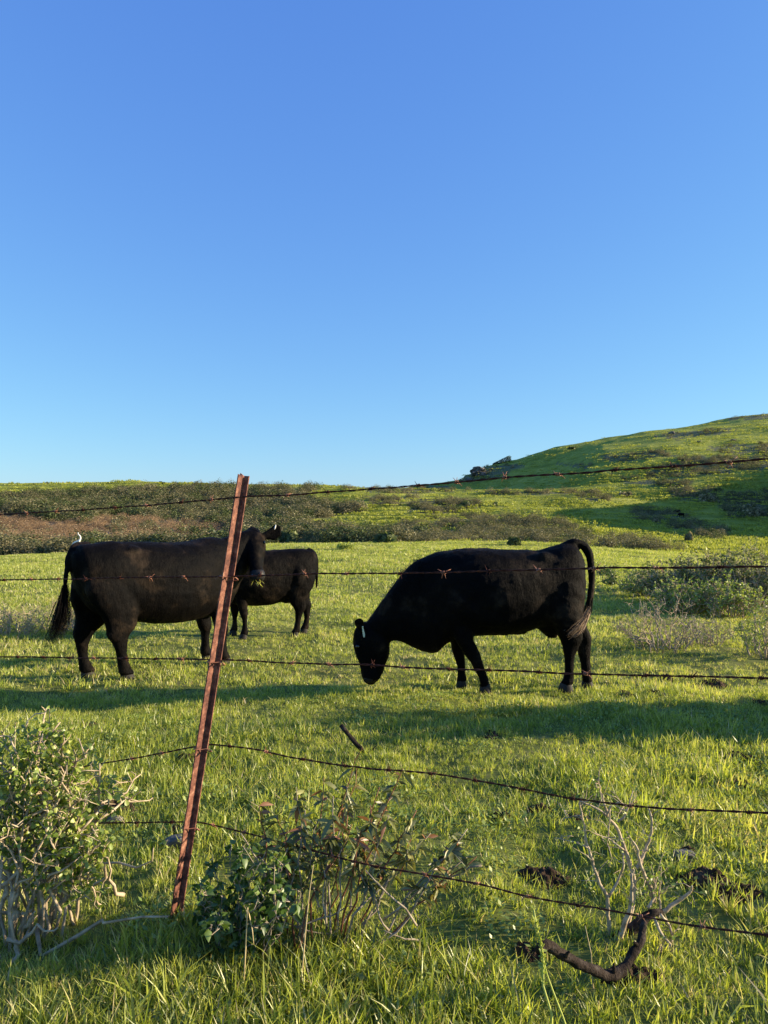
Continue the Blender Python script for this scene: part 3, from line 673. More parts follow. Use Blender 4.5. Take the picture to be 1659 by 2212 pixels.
# bronze leaved plant in the middle with its ivy skirt and the bare shrub on the right
def middle_plant():
    b0 = P(700, 2010, 2.62); b0[2] = gz(b0[0], b0[1]) - .02
    e = empty('shrub', tuple(b0), 'bronze leaved bush with red stems and long narrow leaves in front of the fence', 'shrub')
    mb = MB(); mr = MB(); lv = Leaves()
    tg = [(783,1615),(770,1660),(640,1700),(700,1680),(750,1700),(820,1700),(860,1710),(870,1660),(660,1740),(600,1760),(720,1720),(900,1750),(930,1800),(800,1740),(690,1770),(560,1740),(840,1760),(760,1780),(980,1830),(1030,1850),(1010,1790),(620,1790),(880,1830)]
    for i, (tx, ty) in enumerate(tg):
        sx_ = 640 + (tx - 640) * .45 + rng.normal(0, 20); st = P(sx_, 2010, 2.6 + rng.normal(0, .06)); st[2] = gz(st[0], st[1])
        path = wig(st, P(tx, ty, 2.6 + rng.normal(0, .12)), 10, .03, .02)
        if i < 2: mr.tube(path, np.linspace(.003, .0015, 10), 5); nt_ = 5
        else: (mr if i % 2 else mb).tube(path, np.linspace(.0042, .0016, 10), 5); nt_ = 21
        for k in range(nt_):
            f = rng.uniform(.45 if i > 2 else .6, 1); ii = min(int(f * 9), 8); p = path[ii] + (path[ii + 1] - path[ii]) * (f * 9 - ii)
            d = rng.normal(size=3); d[2] = rng.uniform(-.3, .6)
            for _ in range(2): lv.add(p, d + rng.normal(0, .4, 3), rng.uniform(.032, .066), rng.uniform(.005, .010), rng.uniform(-.05, .8) if rng.random() < .86 else 1.1, rng.uniform(.1, .7), 'lance')
    for a, b_ in [((560,1850),(640,1990)), ((640,1790),(690,1960)), ((780,1890),(840,2010)), ((790,1880),(900,2000)), ((840,1900),(760,1980)), ((830,2010),(930,2060)), ((1010,1850),(830,1985)), ((880,1930),(1040,1870)), ((770,1960),(640,2005)), ((700,1880),(705,2000)), ((740,1830),(730,2000)), ((520,1800),(600,1930)), ((600,1990),(760,2040))]:
        pa = P(*a, 2.55 + rng.normal(0, .05)); pb = P(*b_, 2.55 + rng.normal(0, .05)); pb[2] = max(pb[2], gz(pb[0], pb[1]))
        mb.tube(wig(pb, pa, 8, .035, 0), np.linspace(.0042, .0018, 8), 5)
    mb.build('branches', M['bark_grey'], e); mr.build('red_stems', M['stem_red'], e); lv.build('leaves', M['leaf_red'], e)
    b0 = P(500, 2020, 2.6); b0[2] = gz(b0[0], b0[1]) - .02
    e = empty('vine', tuple(b0), 'dark green broad leaved climber tangled right of the foot of the rusty post', 'plant')
    mb = MB(); lv = Leaves()
    for i in range(38):
        tx = rng.uniform(410, 660); ty = rng.uniform(1820, 2010) if tx > 450 else rng.uniform(1850, 1960)
        st = P(tx * .5 + 255 + rng.normal(0, 15), 2030, 2.6 + rng.normal(0, .08)); st[2] = gz(st[0], st[1])
        path = wig(st, P(tx, ty, 2.5 + rng.normal(0, .14)), 8, .06, .08)
        stem(mb, lv, path, .0024, .0012, 10, .04, .026, 4, 'heart', .15, .001, .05, .2, .85, (0, .9), .35)
    mb.build('stems', M['bark_grey'], e); lv.build('leaves', M['leaf_dark'], e)
middle_plant()
def c5(x, y, d): return P(1075.7 + .3516 * x, 1490.4 + .3516 * y, d)
def bare_shrub():
    D = 2.62
    b0 = c5(740, 1560, D); g0 = gz(b0[0], b0[1])
    e = empty('shrub', (b0[0], b0[1], g0), 'nearly leafless shrub of pale forked branches behind the lower wires', 'shrub')
    mb = MB(); md = MB(); lv = Leaves()
    def br(pts, r0, r1, dz=0., tw=3):
        d = D + dz + np.cumsum(rng.normal(0, .012, len(pts)))
        q = np.array([c5(x, y, dd) for (x, y), dd in zip(pts, d)])
        # refine
        t = np.linspace(0, len(q) - 1, 3 * len(q)); q2 = np.stack([np.interp(t, np.arange(len(q)), q[:, k]) for k in range(3)], 1)
        q2[1:-1] = (q2[:-2] + 2 * q2[1:-1] + q2[2:]) / 4 + rng.normal(0, .0012, (len(q2) - 2, 3))
        mb.tube(q2, np.linspace(r0, r1, len(q2)), 6)
        for k in range(tw * 2):
            i = rng.integers(len(q2) // 3, len(q2)); dd = rng.normal(size=3); dd[2] += .4; dd /= np.linalg.norm(dd)
            en = q2[i] + dd * rng.uniform(.02, .09); mb.tube(wig(q2[i], en, 4, .12, .05), [.0016, .0013, .001, .0007], 4)
            if rng.random() < .55:
                for _ in range(5): lv.add(en + rng.normal(0, .008, 3), rng.normal(size=3), .013, .0045, rng.uniform(.2, 1), .1)
        return q2
    br([(700,1560),(690,1500),(672,1400),(680,1280),(610,1160),(575,1040),(545,930),(530,830),(515,770),(500,690)], .0085, .003, 0, 5)
    br([(680,1275),(740,1170),(775,1080),(770,1000)], .005, .0025)
    br([(740,1560),(780,1480),(830,1320),(840,1150),(800,1050),(770,940),(720,830),(675,775),(600,720),(500,680)], .011, .003, .03, 6)
    br([(730,1560),(800,1380),(825,1250),(822,1130)], .010, .004, -.02)
    br([(960,1300),(930,1200),(900,1140),(870,1060),(855,970),(790,870)], .009, .003, .04, 4)
    br([(850,1095),(880,1050),(905,990),(940,890),(945,790),(925,730)], .007, .003, .03, 5)
    br([(675,775),(640,650),(625,610),(620,540)], .005, .002, .0, 5)
    br([(735,810),(780,780),(800,720),(830,620)], .0045, .0018, .05, 4)
    br([(670,780),(690,715),(740,690),(800,710)], .004, .002, 0, 4)
    br([(550,970),(470,930),(350,908)], .0035, .0012, 0, 2)
    br([(770,980),(690,920),(600,880)], .0035, .0014, 0, 2)
    br([(515,770),(460,775),(410,790)], .003, .001, 0, 2)
    br([(690,715),(680,900),(670,960)], .003, .001, 0, 2)
    br([(1010,1370),(1100,1300),(1190,1235),(1192,1205)], .008, .003, .05, 2)
    br([(960,1400),(1000,1500),(1060,1560),(1070,1620),(1050,1670),(1120,1720),(1180,1730),(1240,1690)], .006, .0018, -.05, 6)
    br([(1000,1380),(1050,1440),(1070,1520),(1060,1600)], .005, .002, -.06, 4)
    br([(1000,1560),(980,1640),(1040,1680)], .0035, .0015, -.06, 4)
    br([(1060,1680),(1070,1800),(1150,1730)], .0035, .0012, -.06, 4)
    br([(985,1400),(1000,1330),(985,1250),(1005,1180)], .005, .002, 0, 4)
    br([(920,1340),(960,1280),(950,1230),(980,1130)], .006, .002, .02, 5)
    mb.build('branches', M['bark'], e)
    q = np.array([c5(x, y, D + k * .0) for k, (x, y) in enumerate([(700,1580),(760,1520),(830,1465),(900,1400),(950,1370),(1010,1360)])]); md.tube(q, [.026, .024, .019, .017, .014, .009], 8)
    md.build('trunk', M['log'], e); lv.build('leaves', M['leaf'], e)
    pts = [(255,1605),(275,1568),(310,1562),(360,1605),(420,1640),(480,1672),(540,1702),(600,1728),(650,1748),(700,1757),(750,1735),(785,1690),(820,1630),(862,1575),(888,1530),(885,1480),(900,1420)]
    dd = np.linspace(2.12, 2.4, len(pts)); q = np.array([c5(x, y, k) for (x, y), k in zip(pts, dd)])
    t = np.linspace(0, len(q) - 1, 60); q2 = np.stack([np.interp(t, np.arange(len(q)), q[:, k]) for k in range(3)], 1)
    for _ in range(2): q2[1:-1] = (q2[:-2] + 2 * q2[1:-1] + q2[2:]) / 4
    r = np.interp(np.linspace(0, 1, 60), [0, .05, .3, .55, .65, .8, 1], [.013, .017, .0155, .018, .018, .013, .008]) * (1 + .12 * fbm(np.arange(60) / 3., np.zeros(60), 4, 2))
    m2 = MB(); m2.tube(q2, r * .92, 16)
    V = m2.V[0]; ce = np.repeat(q2, 16, 0); dd = V - ce; dl = np.linalg.norm(dd, axis=1)[:, None]
    fr_ = np.array([mnoise.fractal(Vector(p * 45), 1., 2., 4) for p in V]) * .0035 + np.array([mnoise.noise(Vector((p[0] * 30, p[1] * 30, p[2] * 30 + 7))) for p in V]) * .0035
    m2.V[0] = V + dd / dl * fr_[:, None]
    for k_ in (14, 33, 48): m2.tube(wig(q2[k_], q2[k_] + rng.normal(0, .012, 3) + [0, -.01, .035], 4, .1, 0), [.008, .006, .005, .003], 7)
    tag(m2.build('fallen_branch', M['log']), 'thick dark curved dead branch lying in the grass at the lower right', 'branch')
    for o_ in [C.objects['fallen_branch'] if 'fallen_branch' in C.objects else None]:
        pass
bare_shrub()
def stick():
    mb = MB(); q = [P(790, 1626, 4.9), P(775, 1606, 4.93), P(757, 1590, 4.97), P(737, 1567, 5.0)]
    mb.tube(wig(q[0], q[3], 7, .02, -.04), [.014, .016, .015, .016, .014, .015, .016], 7)
    mb.tube(wig(P(792, 1630, 4.9), P(812, 1612, 4.85), 5, .03, 0), [.01, .008, .006, .005, .003], 5)
    tag(mb.build('broken_stick', M['log']), 'short thick broken stick standing in the meadow above the bronze bush', 'stick')
stick()
def stalks():
    # yellow green seeding stalk and dry stems in the foreground
    a = P(1195, 2230, 2.05); a[2] = gz(a[0], a[1]); mb = MB(); lv = Leaves()
    top = P(1152, 1962, 2.05); e = empty('flower_stalk', tuple(a), 'yellow green seeding stalk standing left of the dark curved branch', 'plant')
    path = wig(a, top, 10, .012, .0); mb.tube(path, np.linspace(.004, .0025, 10), 6)
    mb.tube(wig(a + [.05, 0, 0], P(1165, 2050, 2.05), 8, .015, 0), np.linspace(.003, .002, 8), 5)
    for k in range(150):
        f = rng.uniform(.45, 1); i = min(int(f * 9), 8); p = path[i] + (path[i + 1] - path[i]) * (f * 9 - i)
        lv.add(p, rng.normal(size=3) * .7 + [0, 0, .8], rng.uniform(.008, .016), .003, rng.uniform(.6, 1), 0)
    mb.build('stem', M['stalk'], e); lv.build('seed_heads', M['leaf'], e)
    for lab, p in [('tall straight straw coloured stem in front of the bronze bush', [(648, 2130), (660, 2010), (668, 1930), (677, 1868)]), ('thin brown upright stem in front of the dark curved branch', [(1283, 2230), (1280, 2120), (1277, 2060), (1264, 2000)]),
                   ('slender pale stalk bent over in the grass at the lower centre', [(525, 1880), (535, 1960), (545, 2010), (548, 2040)])]:
        mb = MB(); q = np.array([P(x, y, 2.3) for x, y in p]); q[0][2] = gz(q[0][0], q[0][1]) - .01
        t = np.linspace(0, 3, 10); q = np.stack([np.interp(t, np.arange(4), q[:, k]) for k in range(3)], 1); mb.tube(q, np.linspace(.0026, .0012, 10), 5)
        tag(mb.build('dry_stem', M['straw']), lab, 'stem', 'dry stems standing in the foreground grass')
stalks()

# shrubs in the middle distance
def shrub_at(name, x, y, w_, h_, nst, label, group, leafmat_='leaf', bark='bark_grey', leafL=.03, nleaf=5, ntw=9, twl=.12, r0=.014, barep=.2, cat='shrub', tr=(.1, .9), amp=.08):
    z = gz(x, y); e = empty(name, (x, y, z), label, cat, group); mb = MB(); lv = Leaves()
    for k in range(nst):
        a = rng.uniform(0, 6.28); rr = math.sqrt(rng.uniform(0, 1)); tx = x + math.cos(a) * rr * w_ / 2; ty = y + math.sin(a) * rr * w_ / 2
        tz = z + h_ * (1 - .55 * rr ** 2) * rng.uniform(.55, 1.0)
        p = wig([x + math.cos(a) * rr * w_ * .2, y + math.sin(a) * rr * w_ * .2, z - .03], [tx, ty, tz], 8, amp, .08)
        stem(mb, lv, p, r0, r0 * .25, ntw, twl, leafL, nleaf, 'round', .3, r0 * .2, barep, .5, .75, tr)
    mb.build('branches', M[bark], e); lv.build('leaves', M[leafmat_], e) if lv.V else None
    return e
gt = 'shrubs of the thicket at the right edge'
for px, d, w_, h_, k, lb, lm in [(1455, 14.5, 1.3, .95, 34, 'left end of the right hand thicket, dense olive green shrub', 'leaf_olive'), (1530, 14.0, 1.4, 1.2, 40, 'tallest grey twiggy shrub of the right hand thicket', 'leaf_olive'), (1615, 13.5, 1.5, 1.15, 40, 'dense shrub of the right hand thicket just inside the right edge', 'leaf_olive'), (1700, 13.2, 1.5, 1.2, 36, 'shrub of the right hand thicket cut by the right edge of the photo', 'leaf_olive'),
                                 (1400, 15.5, 1.1, .6, 22, 'low green shrub at the left foot of the thicket', 'leaf'), (1480, 12.6, 1.0, .62, 24, 'bright green low shrub in front of the thicket', 'leaf'), (1575, 12.2, 1.1, .6, 24, 'bright green leafy shrub in front of the tall grey one', 'leaf')]:
    x = (px - 829.5) / F * d; shrub_at('shrub', x, d, w_ * 1.1, h_ * 1.0, int(k * 1.5), lb, gt, lm, 'bark', .045, 6, 15, .18, .011, .35)
for px, d, w_, h_, lb in [(1322, 17.5, .5, .4, 'small dark shrub right of the grazing cow\'s tail'), (1310, 21, .6, .35, 'flat little shrub on the meadow edge beyond the grazing cow\'s tail'), (1375, 16.5, .8, .45, 'low shrub between the grazing cow\'s tail and the thicket')]:
    x = (px - 829.5) / F * d; shrub_at('shrub', x, d, w_, h_, 16, lb, 'small shrubs right of the grazing cow', 'leaf_dark', 'bark_grey', .04, 6, 8, .1, .01, .1)
x = (1435 - 829.5) / F * 9.3
shrub_at('bush', x, 9.3, 1.25, .74, 30, 'pale twiggy half bare bush in the meadow right of the grazing cow', 'twiggy bushes in the meadow', 'leaf', 'bark', .02, 3, 12, .14, .009, .6, 'bush', amp=.12)
x = (1520 - 829.5) / F * 9.6
shrub_at('bush', x, 9.6, .9, .45, 20, 'low tangle of grey twigs joined to the right of the half bare bush', 'twiggy bushes in the meadow', 'leaf', 'bark_grey', .02, 3, 12, .14, .008, .8, 'bush', amp=.12)
x = (1648 - 829.5) / F * 8.8
shrub_at('shrub', x, 8.8, .8, .78, 20, 'bright green upright shrub at the right edge in front of the thicket', 'twiggy bushes in the meadow', 'leaf', 'bark', .026, 6, 12, .12, .009, .15, amp=.08)
for px, d, w_, h_, lb in [(30, 10.3, 1.2, .55, 'low grey brush at the left edge, left of the standing cow\'s tail'), (100, 10.8, 1.1, .5, 'low grey brush just left of the standing cow\'s tail'), (170, 10.6, .9, .42, 'low green brush seen under the standing cow\'s rump'), (-50, 10.4, 1.1, .5, 'low grey brush running out of the left edge')]:
    x = (px - 829.5) / F * d; shrub_at('bush', x, d, w_, h_, 26, lb, 'low brush behind the standing cow', 'leaf', 'bark', .022, 3, 12, .12, .008, .5, 'bush', amp=.12)
# beyond the right edge: the shrubs whose shadow lies across the meadow
for x, y, w_, h_, lb in [(4.0, 5.55, .95, 1.2, 'dense shrub just right of the photo that shades the meadow, nearer one'), (4.95, 5.85, 1.1, 1.55, 'dense shrub just right of the photo that shades the meadow, farther one')]:
    shrub_at('shrub', x, y, w_, h_, 80, lb, 'shrubs off to the right of the fence', 'leaf_dark', 'bark', .05, 8, 12, .16, .012, .05)
# pale leafy weed on the meadow edge
shrub_at('weed', (745 - 829.5) / F * 33, 33, .9, .32, 14, 'pale green weed standing on the meadow edge above the calf', None, 'leaf', 'stalk', .09, 6, 6, .1, .01, 0, 'plant', (.8, 1))

# ------------------------------------------------------------------ dirt mounds and stones
for k, (cx, cy, rx, ry) in enumerate(SPW):
    px, row = SPOTS[k][:2]
    side = 'left' if px < 830 else 'right'
rows_l = ['dark soil heap right of the pale wooded shrubs, under the lowest wire','crumbling soil clod left of the foot of the post','long dark soil heap left of the bare shrub','dark broken soil patch right of the bare shrub, nearest the shrub','dark soil heap low at the right edge','dark soil under the seeding stalk','broad dark soil patch below the curved dead branch','brown bare patch near the right edge below the long shadow','soil clod right of the grazing cow\'s hind hooves','small clod midway between the grazing cow\'s hind hooves and the right edge','small clod right below the grazing cow\'s hind hooves','dark clod above the second lowest wire at the centre right','flat dark clod between bronze bush and bare shrub','molehill left of the post below the cow\'s shadow','brown bare spot cut by the right edge above the long shadow','dark hollow at the right edge between the two lowest wires','clod right above the bare shrub branches, on the second lowest wire','small dark clod under the third wire at the right','dark clod left of the post just under the second lowest wire','low clod right of the bare shrub\'s tallest branches','bare reddish spot touching the post on its left','tiny clod below the tip of the grazing cow\'s shadow']
for k, (cx, cy, rx, ry) in enumerate(SPW):
    hgt = .024 + .022 * min(1, rx / .12)
    bm = bmesh.new(); bmesh.ops.create_grid(bm, x_segments=34, y_segments=34, size=1)
    V = np.array([v.co[:] for v in bm.verts]); Fc = [[v.index for v in f.verts] for f in bm.faces]; bm.free()
    wx = cx + V[:, 0] * rx; wy = cy + V[:, 1] * ry; r2 = np.clip(1 - (V[:, 0] ** 2 + V[:, 1] ** 2) - .5 * fbm(V[:, 0] * 2 + k, V[:, 1] * 2, 90 + k, 3), -.4, 1)
    z = H(wx, wy) + hgt * np.sign(r2) * np.abs(r2) ** .6 + .026 * fbm(wx / .045, wy / .045, 95, 3) * (r2 > 0) + .02 * fbm(wx / .015, wy / .015, 96, 2) * (r2 > 0) - .012
    o = mesh('soil_clod', np.column_stack([wx - cx, wy - cy, z - gz(cx, cy)]), Fc, M['soil'], None, False); o.location = (cx, cy, gz(cx, cy))
    tag(o, rows_l[k], 'soil clod', 'soil clods thrown up in the meadow')
for px, row, s, lb in [(248, 1775, .028, 'small white stone on the dark soil heap by the lowest wire'), (385, 1828, .045, 'grey stone at the foot of the post, on its left'), (1480, 1855, .035, 'flat grey stone in the grass right of the bare shrub')]:
    p = onground(px, row); rock('stone', tuple(p), (s * 1.4, s, s * .6), M['rock'], lb, 'stone', 'stones in the grass', int(px), 2)

# ------------------------------------------------------------------ cattle
from mathutils import noise as mnoise
def cr(P_, sub):
    """catmull-rom through rows of P_"""
    P_ = np.asarray(P_, float); n = len(P_); out = []
    for i in range(n - 1):
        p0 = P_[max(i - 1, 0)]; p1 = P_[i]; p2 = P_[i + 1]; p3 = P_[min(i + 2, n - 1)]
        for k in range(sub):
            t = k / sub
            out.append(.5 * ((2 * p1) + (-p0 + p2) * t + (2 * p0 - 5 * p1 + 4 * p2 - p3) * t * t + (-p0 + 3 * p1 - 3 * p2 + p3) * t ** 3))
    out.append(P_[-1]); return np.array(out)
def loft(mb, secs, sides=28, sub=5, ex=.9):
    """secs: rows of centre(3), half axis A(3), half axis B(3); rounded at both ends"""
    S_ = cr(np.array([np.concatenate(s) for s in secs], float), sub)
    # rounded end caps
    def cap(s, q):
        dv = s[:3] - q[:3]; dv /= np.linalg.norm(dv) + 1e-9; r = min(np.linalg.norm(s[3:6]), np.linalg.norm(s[6:9])); o = []
        for a in (.5, .85): o.append(np.concatenate([s[:3] + dv * r * .6 * a, s[3:6] * math.sqrt(1 - a * a), s[6:9] * math.sqrt(1 - a * a)]))
        return o, s[:3] + dv * r * .6
    c0, e0 = cap(S_[0], S_[1]); c1, e1 = cap(S_[-1], S_[-2])
    R_ = c0[::-1] + list(S_) + c1; n = len(R_)
    a = np.arange(sides) * 2 * math.pi / sides; ca = np.sign(np.cos(a)) * np.abs(np.cos(a)) ** ex; sa = np.sign(np.sin(a)) * np.abs(np.sin(a)) ** ex
    V = np.concatenate([r[:3] + ca[:, None] * r[3:6] + sa[:, None] * r[6:9] for r in R_] + [[e0], [e1]])
    Fc = [(i * sides + j, i * sides + (j + 1) % sides, (i + 1) * sides + (j + 1) % sides, (i + 1) * sides + j) for i in range(n - 1) for j in range(sides)]
    Fc += [(n * sides, (j + 1) % sides, j) for j in range(sides)] + [(n * sides + 1, (n - 1) * sides + j, (n - 1) * sides + (j + 1) % sides) for j in range(sides)]
    mb.add(V, Fc)
def ell(mb, c, r, axes=None):
    c = np.asarray(c, float); ax = np.eye(3) if axes is None else np.asarray(axes, float)
    secs = [(c + ax[0] * r[0] * t, ax[2] * r[2] * math.sqrt(max(1 - t * t, .05)), ax[1] * r[1] * math.sqrt(max(1 - t * t, .05))) for t in (-.95, -.8, -.5, 0, .5, .8, .95)]
    loft(mb, secs, 16, 2, 1)
def fuse(mb, voxel, amp=.006, smooth=5, fscale=9.):
    """join the closed pieces into one continuous skin"""
    me = bpy.data.meshes.new('tmp'); V = np.concatenate(mb.V); me.from_pydata(V.tolist(), [], mb.F)
    bm = bmesh.new(); bm.from_mesh(me); bmesh.ops.recalc_face_normals(bm, faces=bm.faces); bm.to_mesh(me); bm.free()
    o = bpy.data.objects.new('tmp', me); C.objects.link(o)
    r = o.modifiers.new('r', 'REMESH'); r.mode = 'VOXEL'; r.voxel_size = voxel; r.adaptivity = 0
    s = o.modifiers.new('s', 'SMOOTH'); s.iterations = smooth; s.factor = .5
    dg = bpy.context.evaluated_depsgraph_get(); dg.update(); ev = o.evaluated_get(dg); m2 = bpy.data.meshes.new_from_object(ev)
    bpy.data.objects.remove(o); bpy.data.meshes.remove(me)
    n = len(m2.vertices); co = np.empty(n * 3, np.float32); m2.vertices.foreach_get('co', co); co = co.reshape(-1, 3).astype(float)
    no = np.empty(n * 3, np.float32); m2.vertices.foreach_get('normal', no); no = no.reshape(-1, 3)
    f = np.array([mnoise.fractal(Vector(p * fscale), 1.0, 2.0, 3) for p in co]) if amp else 0
    co = co + no * (f * amp)[:, None] if amp else co
    m2.calc_loop_triangles(); nt_ = len(m2.loop_triangles); tri = np.empty(nt_ * 3, np.int32); m2.loop_triangles.foreach_get('vertices', tri)
    fc = [list(p.vertices) for p in m2.polygons]
    quads = all(len(x) == 4 for x in fc[:1000])
    if all(len(x) == 4 for x in fc): fc = np.array(fc, dtype=np.int32)
    return co, no, tri.reshape(-1, 3), fc
def coat(co, no, tri, n, length, root, keep=None, flow=(0, 0, -1), lift=.35, wid=.0022, name='coat_hair', mat='hairdark', lenf=None):
    """short hair lying along the skin"""
    a, b, c = co[tri[:, 0]], co[tri[:, 1]], co[tri[:, 2]]; ar = np.linalg.norm(np.cross(b - a, c - a), axis=1)
    cen = (a + b + c) / 3
    if keep is not None: ar = ar * keep(cen)
    i = rng.choice(len(tri), n, p=ar / ar.sum()); u = rng.random((n, 2)); fl = u.sum(1) > 1; u[fl] = 1 - u[fl]
    p = a[i] + (b[i] - a[i]) * u[:, :1] + (c[i] - a[i]) * u[:, 1:]
    nn = no[tri[i, 0]]; f = np.asarray(flow, float) + rng.normal(0, .35, (n, 3)); f = f - nn * (f * nn).sum(1)[:, None]; f /= np.linalg.norm(f, axis=1)[:, None] + 1e-6
    d = f + nn * lift * rng.uniform(.3, 1.6, n)[:, None]; L = length * rng.uniform(.5, 1.4, n)
    if lenf is not None: L = L * lenf(p)
    s = np.cross(d, nn); s /= np.linalg.norm(s, axis=1)[:, None] + 1e-6
    p = p - nn * .002
    V = np.stack([p - s * wid, p + s * wid, p + d * L[:, None]], 1).reshape(-1, 3)
    return mesh(name, V, np.arange(3 * n, dtype=np.int32).reshape(-1, 3), M[mat], root, False)
def strands(name, mat, root, path, spread, n, w=.002, tail=.25):
    """a switch of long hair: strands following a path, spreading then narrowing"""
    path = cr(path, 4); m = len(path); V = []; Fc = []
    for k in range(n):
        off = rng.normal(0, 1, 3); end = int(m * rng.uniform(1 - tail * 1.6, 1)); end = max(end, 4); st = int(rng.uniform(0, .35) * m)
        if end - st < 3: continue
        sd_ = rng.normal(size=3); sd_ /= np.linalg.norm(sd_); wb = rng.normal(0, .004, (m, 3)); wb = np.cumsum(wb, 0) * .5
        b = len(V)
        for i in range(st, end):
            f = i / (m - 1); p = path[i] + off * np.interp(f, [0, .4, .75, 1], spread) + wb[i] * f; q = w * (1 - .8 * (i - st) / (end - st))
            V += [p - sd_ * q, p + sd_ * q]
        for i in range(end - st - 1): Fc.append((b + 2*i, b + 2*i + 1, b + 2*i + 3, b + 2*i + 2))
    return mesh(name, np.array(V), np.array(Fc, dtype=np.int32), M[mat], root, False)

# --- the grazing cow, side on, head down to the left
def grazing_cow():
    def g(cx, cy, t=0.): return P(712.8 + .3906 * cx, 1114.6 + .3906 * cy, 7.0 + t)
    mb = MB()
    def S1(a, b, w_, t=0.):
        p = g(*a, t); q = g(*b, t); return ((p + q) / 2, (p - q) / 2, np.array([0, w_ / 2, 0]))
    loft(mb, [S1((1400,270),(1396,400),.14), S1((1386,212),(1390,510),.34), S1((1352,160),(1364,585),.46), S1((1300,150),(1320,625),.53), S1((1230,166),(1240,640),.56), S1((1160,188),(1165,612),.60),
              S1((1060,186),(1080,636),.68), S1((950,183),(960,654),.74), S1((850,179),(850,656),.74), S1((750,180),(745,668),.69), S1((650,192),(645,702),.58), S1((565,208),(585,752),.47),
              S1((490,243),(505,746),.39), S1((425,290),(440,716),.31), S1((362,365),(385,692),.26), S1((300,448),(345,692),.23), S1((248,525),(322,700),.20), S1((212,572),(300,700),.17)], 36, 5, .88)
    loft(mb, [S1((165,590),(300,650),.13), S1((140,625),(326,660),.18), S1((131,665),(332,690),.21), S1((127,710),(334,735),.215), S1((140,762),(322,790),.17), S1((160,812),(304,830),.145), S1((170,852),(290,868),.14), S1((176,885),(278,895),.145), S1((188,908),(262,908),.11)], 26, 4, .9)
    # legs
    loft(mb, [S1((600,520),(800,520),.18,-.19), S1((650,600),(798,610),.18,-.19), S1((690,680),(797,690),.15,-.2), S1((722,735),(812,728),.125,-.2), S1((752,780),(830,766),.11,-.2), S1((780,815),(840,800),.10,-.2), S1((800,850),(855,838),.078,-.2), S1((820,888),(868,876),.075,-.2), S1((828,918),(878,902),.088,-.2), S1((826,945),(884,934),.096,-.2)], 18)
    loft(mb, [S1((640,560),(770,560),.17,.18), S1((655,640),(762,650),.16,.18), S1((666,700),(748,710),.14,.18), S1((680,760),(748,770),.115,.18), S1((695,800),(748,805),.10,.18), S1((704,850),(748,850),.078,.18), S1((706,885),(752,880),.075,.18), S1((700,908),(757,903),.09,.18)], 18)
    loft(mb, [S1((1150,380),(1392,370),.24,-.15), S1((1170,470),(1394,470),.26,-.17), S1((1205,560),(1394,560),.24,-.18), S1((1248,630),(1395,620),.20,-.18), S1((1276,690),(1392,680),.15,-.18), S1((1288,740),(1376,725),.115,-.18), S1((1297,790),(1355,782),.088,-.18), S1((1299,845),(1350,843),.078,-.18), S1((1291,893),(1348,893),.086,-.18), S1((1276,925),(1345,921),.10,-.18)], 20)
    loft(mb, [S1((1240,440),(1405,430),.22,.16), S1((1290,560),(1406,560),.2,.16), S1((1340,630),(1428,625),.15,.16), S1((1358,685),(1444,675),.125,.16), S1((1366,735),(1443,728),.10,.16), S1((1380,800),(1440,795),.083,.16), S1((1390,850),(1445,850),.078,.16), S1((1392,890),(1450,887),.09,.16), S1((1392,915),(1456,908),.10,.16)], 18)
    # udder, teats, navel flap, hook and pin bones, shoulder
    loft(mb, [S1((1130,585),(1290,590),.28), S1((1150,622),(1278,632),.25), S1((1180,648),(1258,655),.17)], 18, 4)
    for cx, t in ((1208, -.06), (1236, -.04), (1222, .06), (1250, .05)): loft(mb, [S1((cx - 8, 640), (cx + 8, 640), .026, t), S1((cx - 7, 664), (cx + 6, 665), .022, t), S1((cx - 4, 678), (cx + 5, 678), .016, t)], 10, 2)
    ell(mb, g(1035, 645), (.10, .03, .022))
    ell(mb, g(1185, 240, -.165), (.09, .06, .07)); ell(mb, g(1185, 240, .165), (.09, .06, .07))
    ell(mb, g(1372, 262, -.09), (.06, .05, .06)); ell(mb, g(650, 470, -.17), (.16, .08, .26)); ell(mb, g(1300, 430, -.16), (.17, .13, .25)); ell(mb, g(900, 480, -.27), (.40, .09, .22))
    ell(mb, g(150, 715, -.07), (.035, .03, .03)); ell(mb, g(265, 700, -.05), (.075, .05, .09))
    for s in (-1, 1):       # ears, standing straight out sideways
        c0 = g(190, 645, .07 * s); c1 = g(150, 572, .17 * s) if s < 0 else g(165, 600, .2); A_ = np.array([.92, 0, .38])
        loft(mb, [(c0, A_ * .022, np.array([0, .02, 0])), ((c0 + c1) / 2, A_ * .042, np.array([0, .02, .0])), (c1 * .85 + c0 * .15, A_ * .046, np.array([0, .018, 0])), (c1, A_ * .028, np.array([0, .012, 0]))], 14, 3)
    # dock of the tail
    tp = cr([g(1290,172), g(1350,150), g(1402,166), g(1434,212,-.01), g(1444,285,-.02), g(1446,370,-.03), g(1440,450,-.04), g(1428,505,-.05)], 4)
    mb.tube(tp, np.linspace(.048, .026, len(tp)) * np.interp(np.linspace(0, 1, len(tp)), [0, .3, 1], [.9, .95, 1]), 12)
    co, no, tri, fc = fuse(mb, .0125, .007)
    root = empty('cow', (1.05, 7.0, gz(1.05, 7.0)), 'black cow grazing side on with head down to the left, pale ear tag', 'cow', 'black cattle on the pasture')
    mesh('body', co, fc, M['coat'], root)
    coat(co, no, tri, 52000, .017, root, flow=(.5, 0, -1), lift=.42, wid=.0014, lenf=lambda p: 1 + 2.2 * ((p[:, 2] > .75) & (p[:, 0] < .35) & (p[:, 0] > -.25)) * np.clip((p[:, 2] - .65) * 2.5, 0, 1))
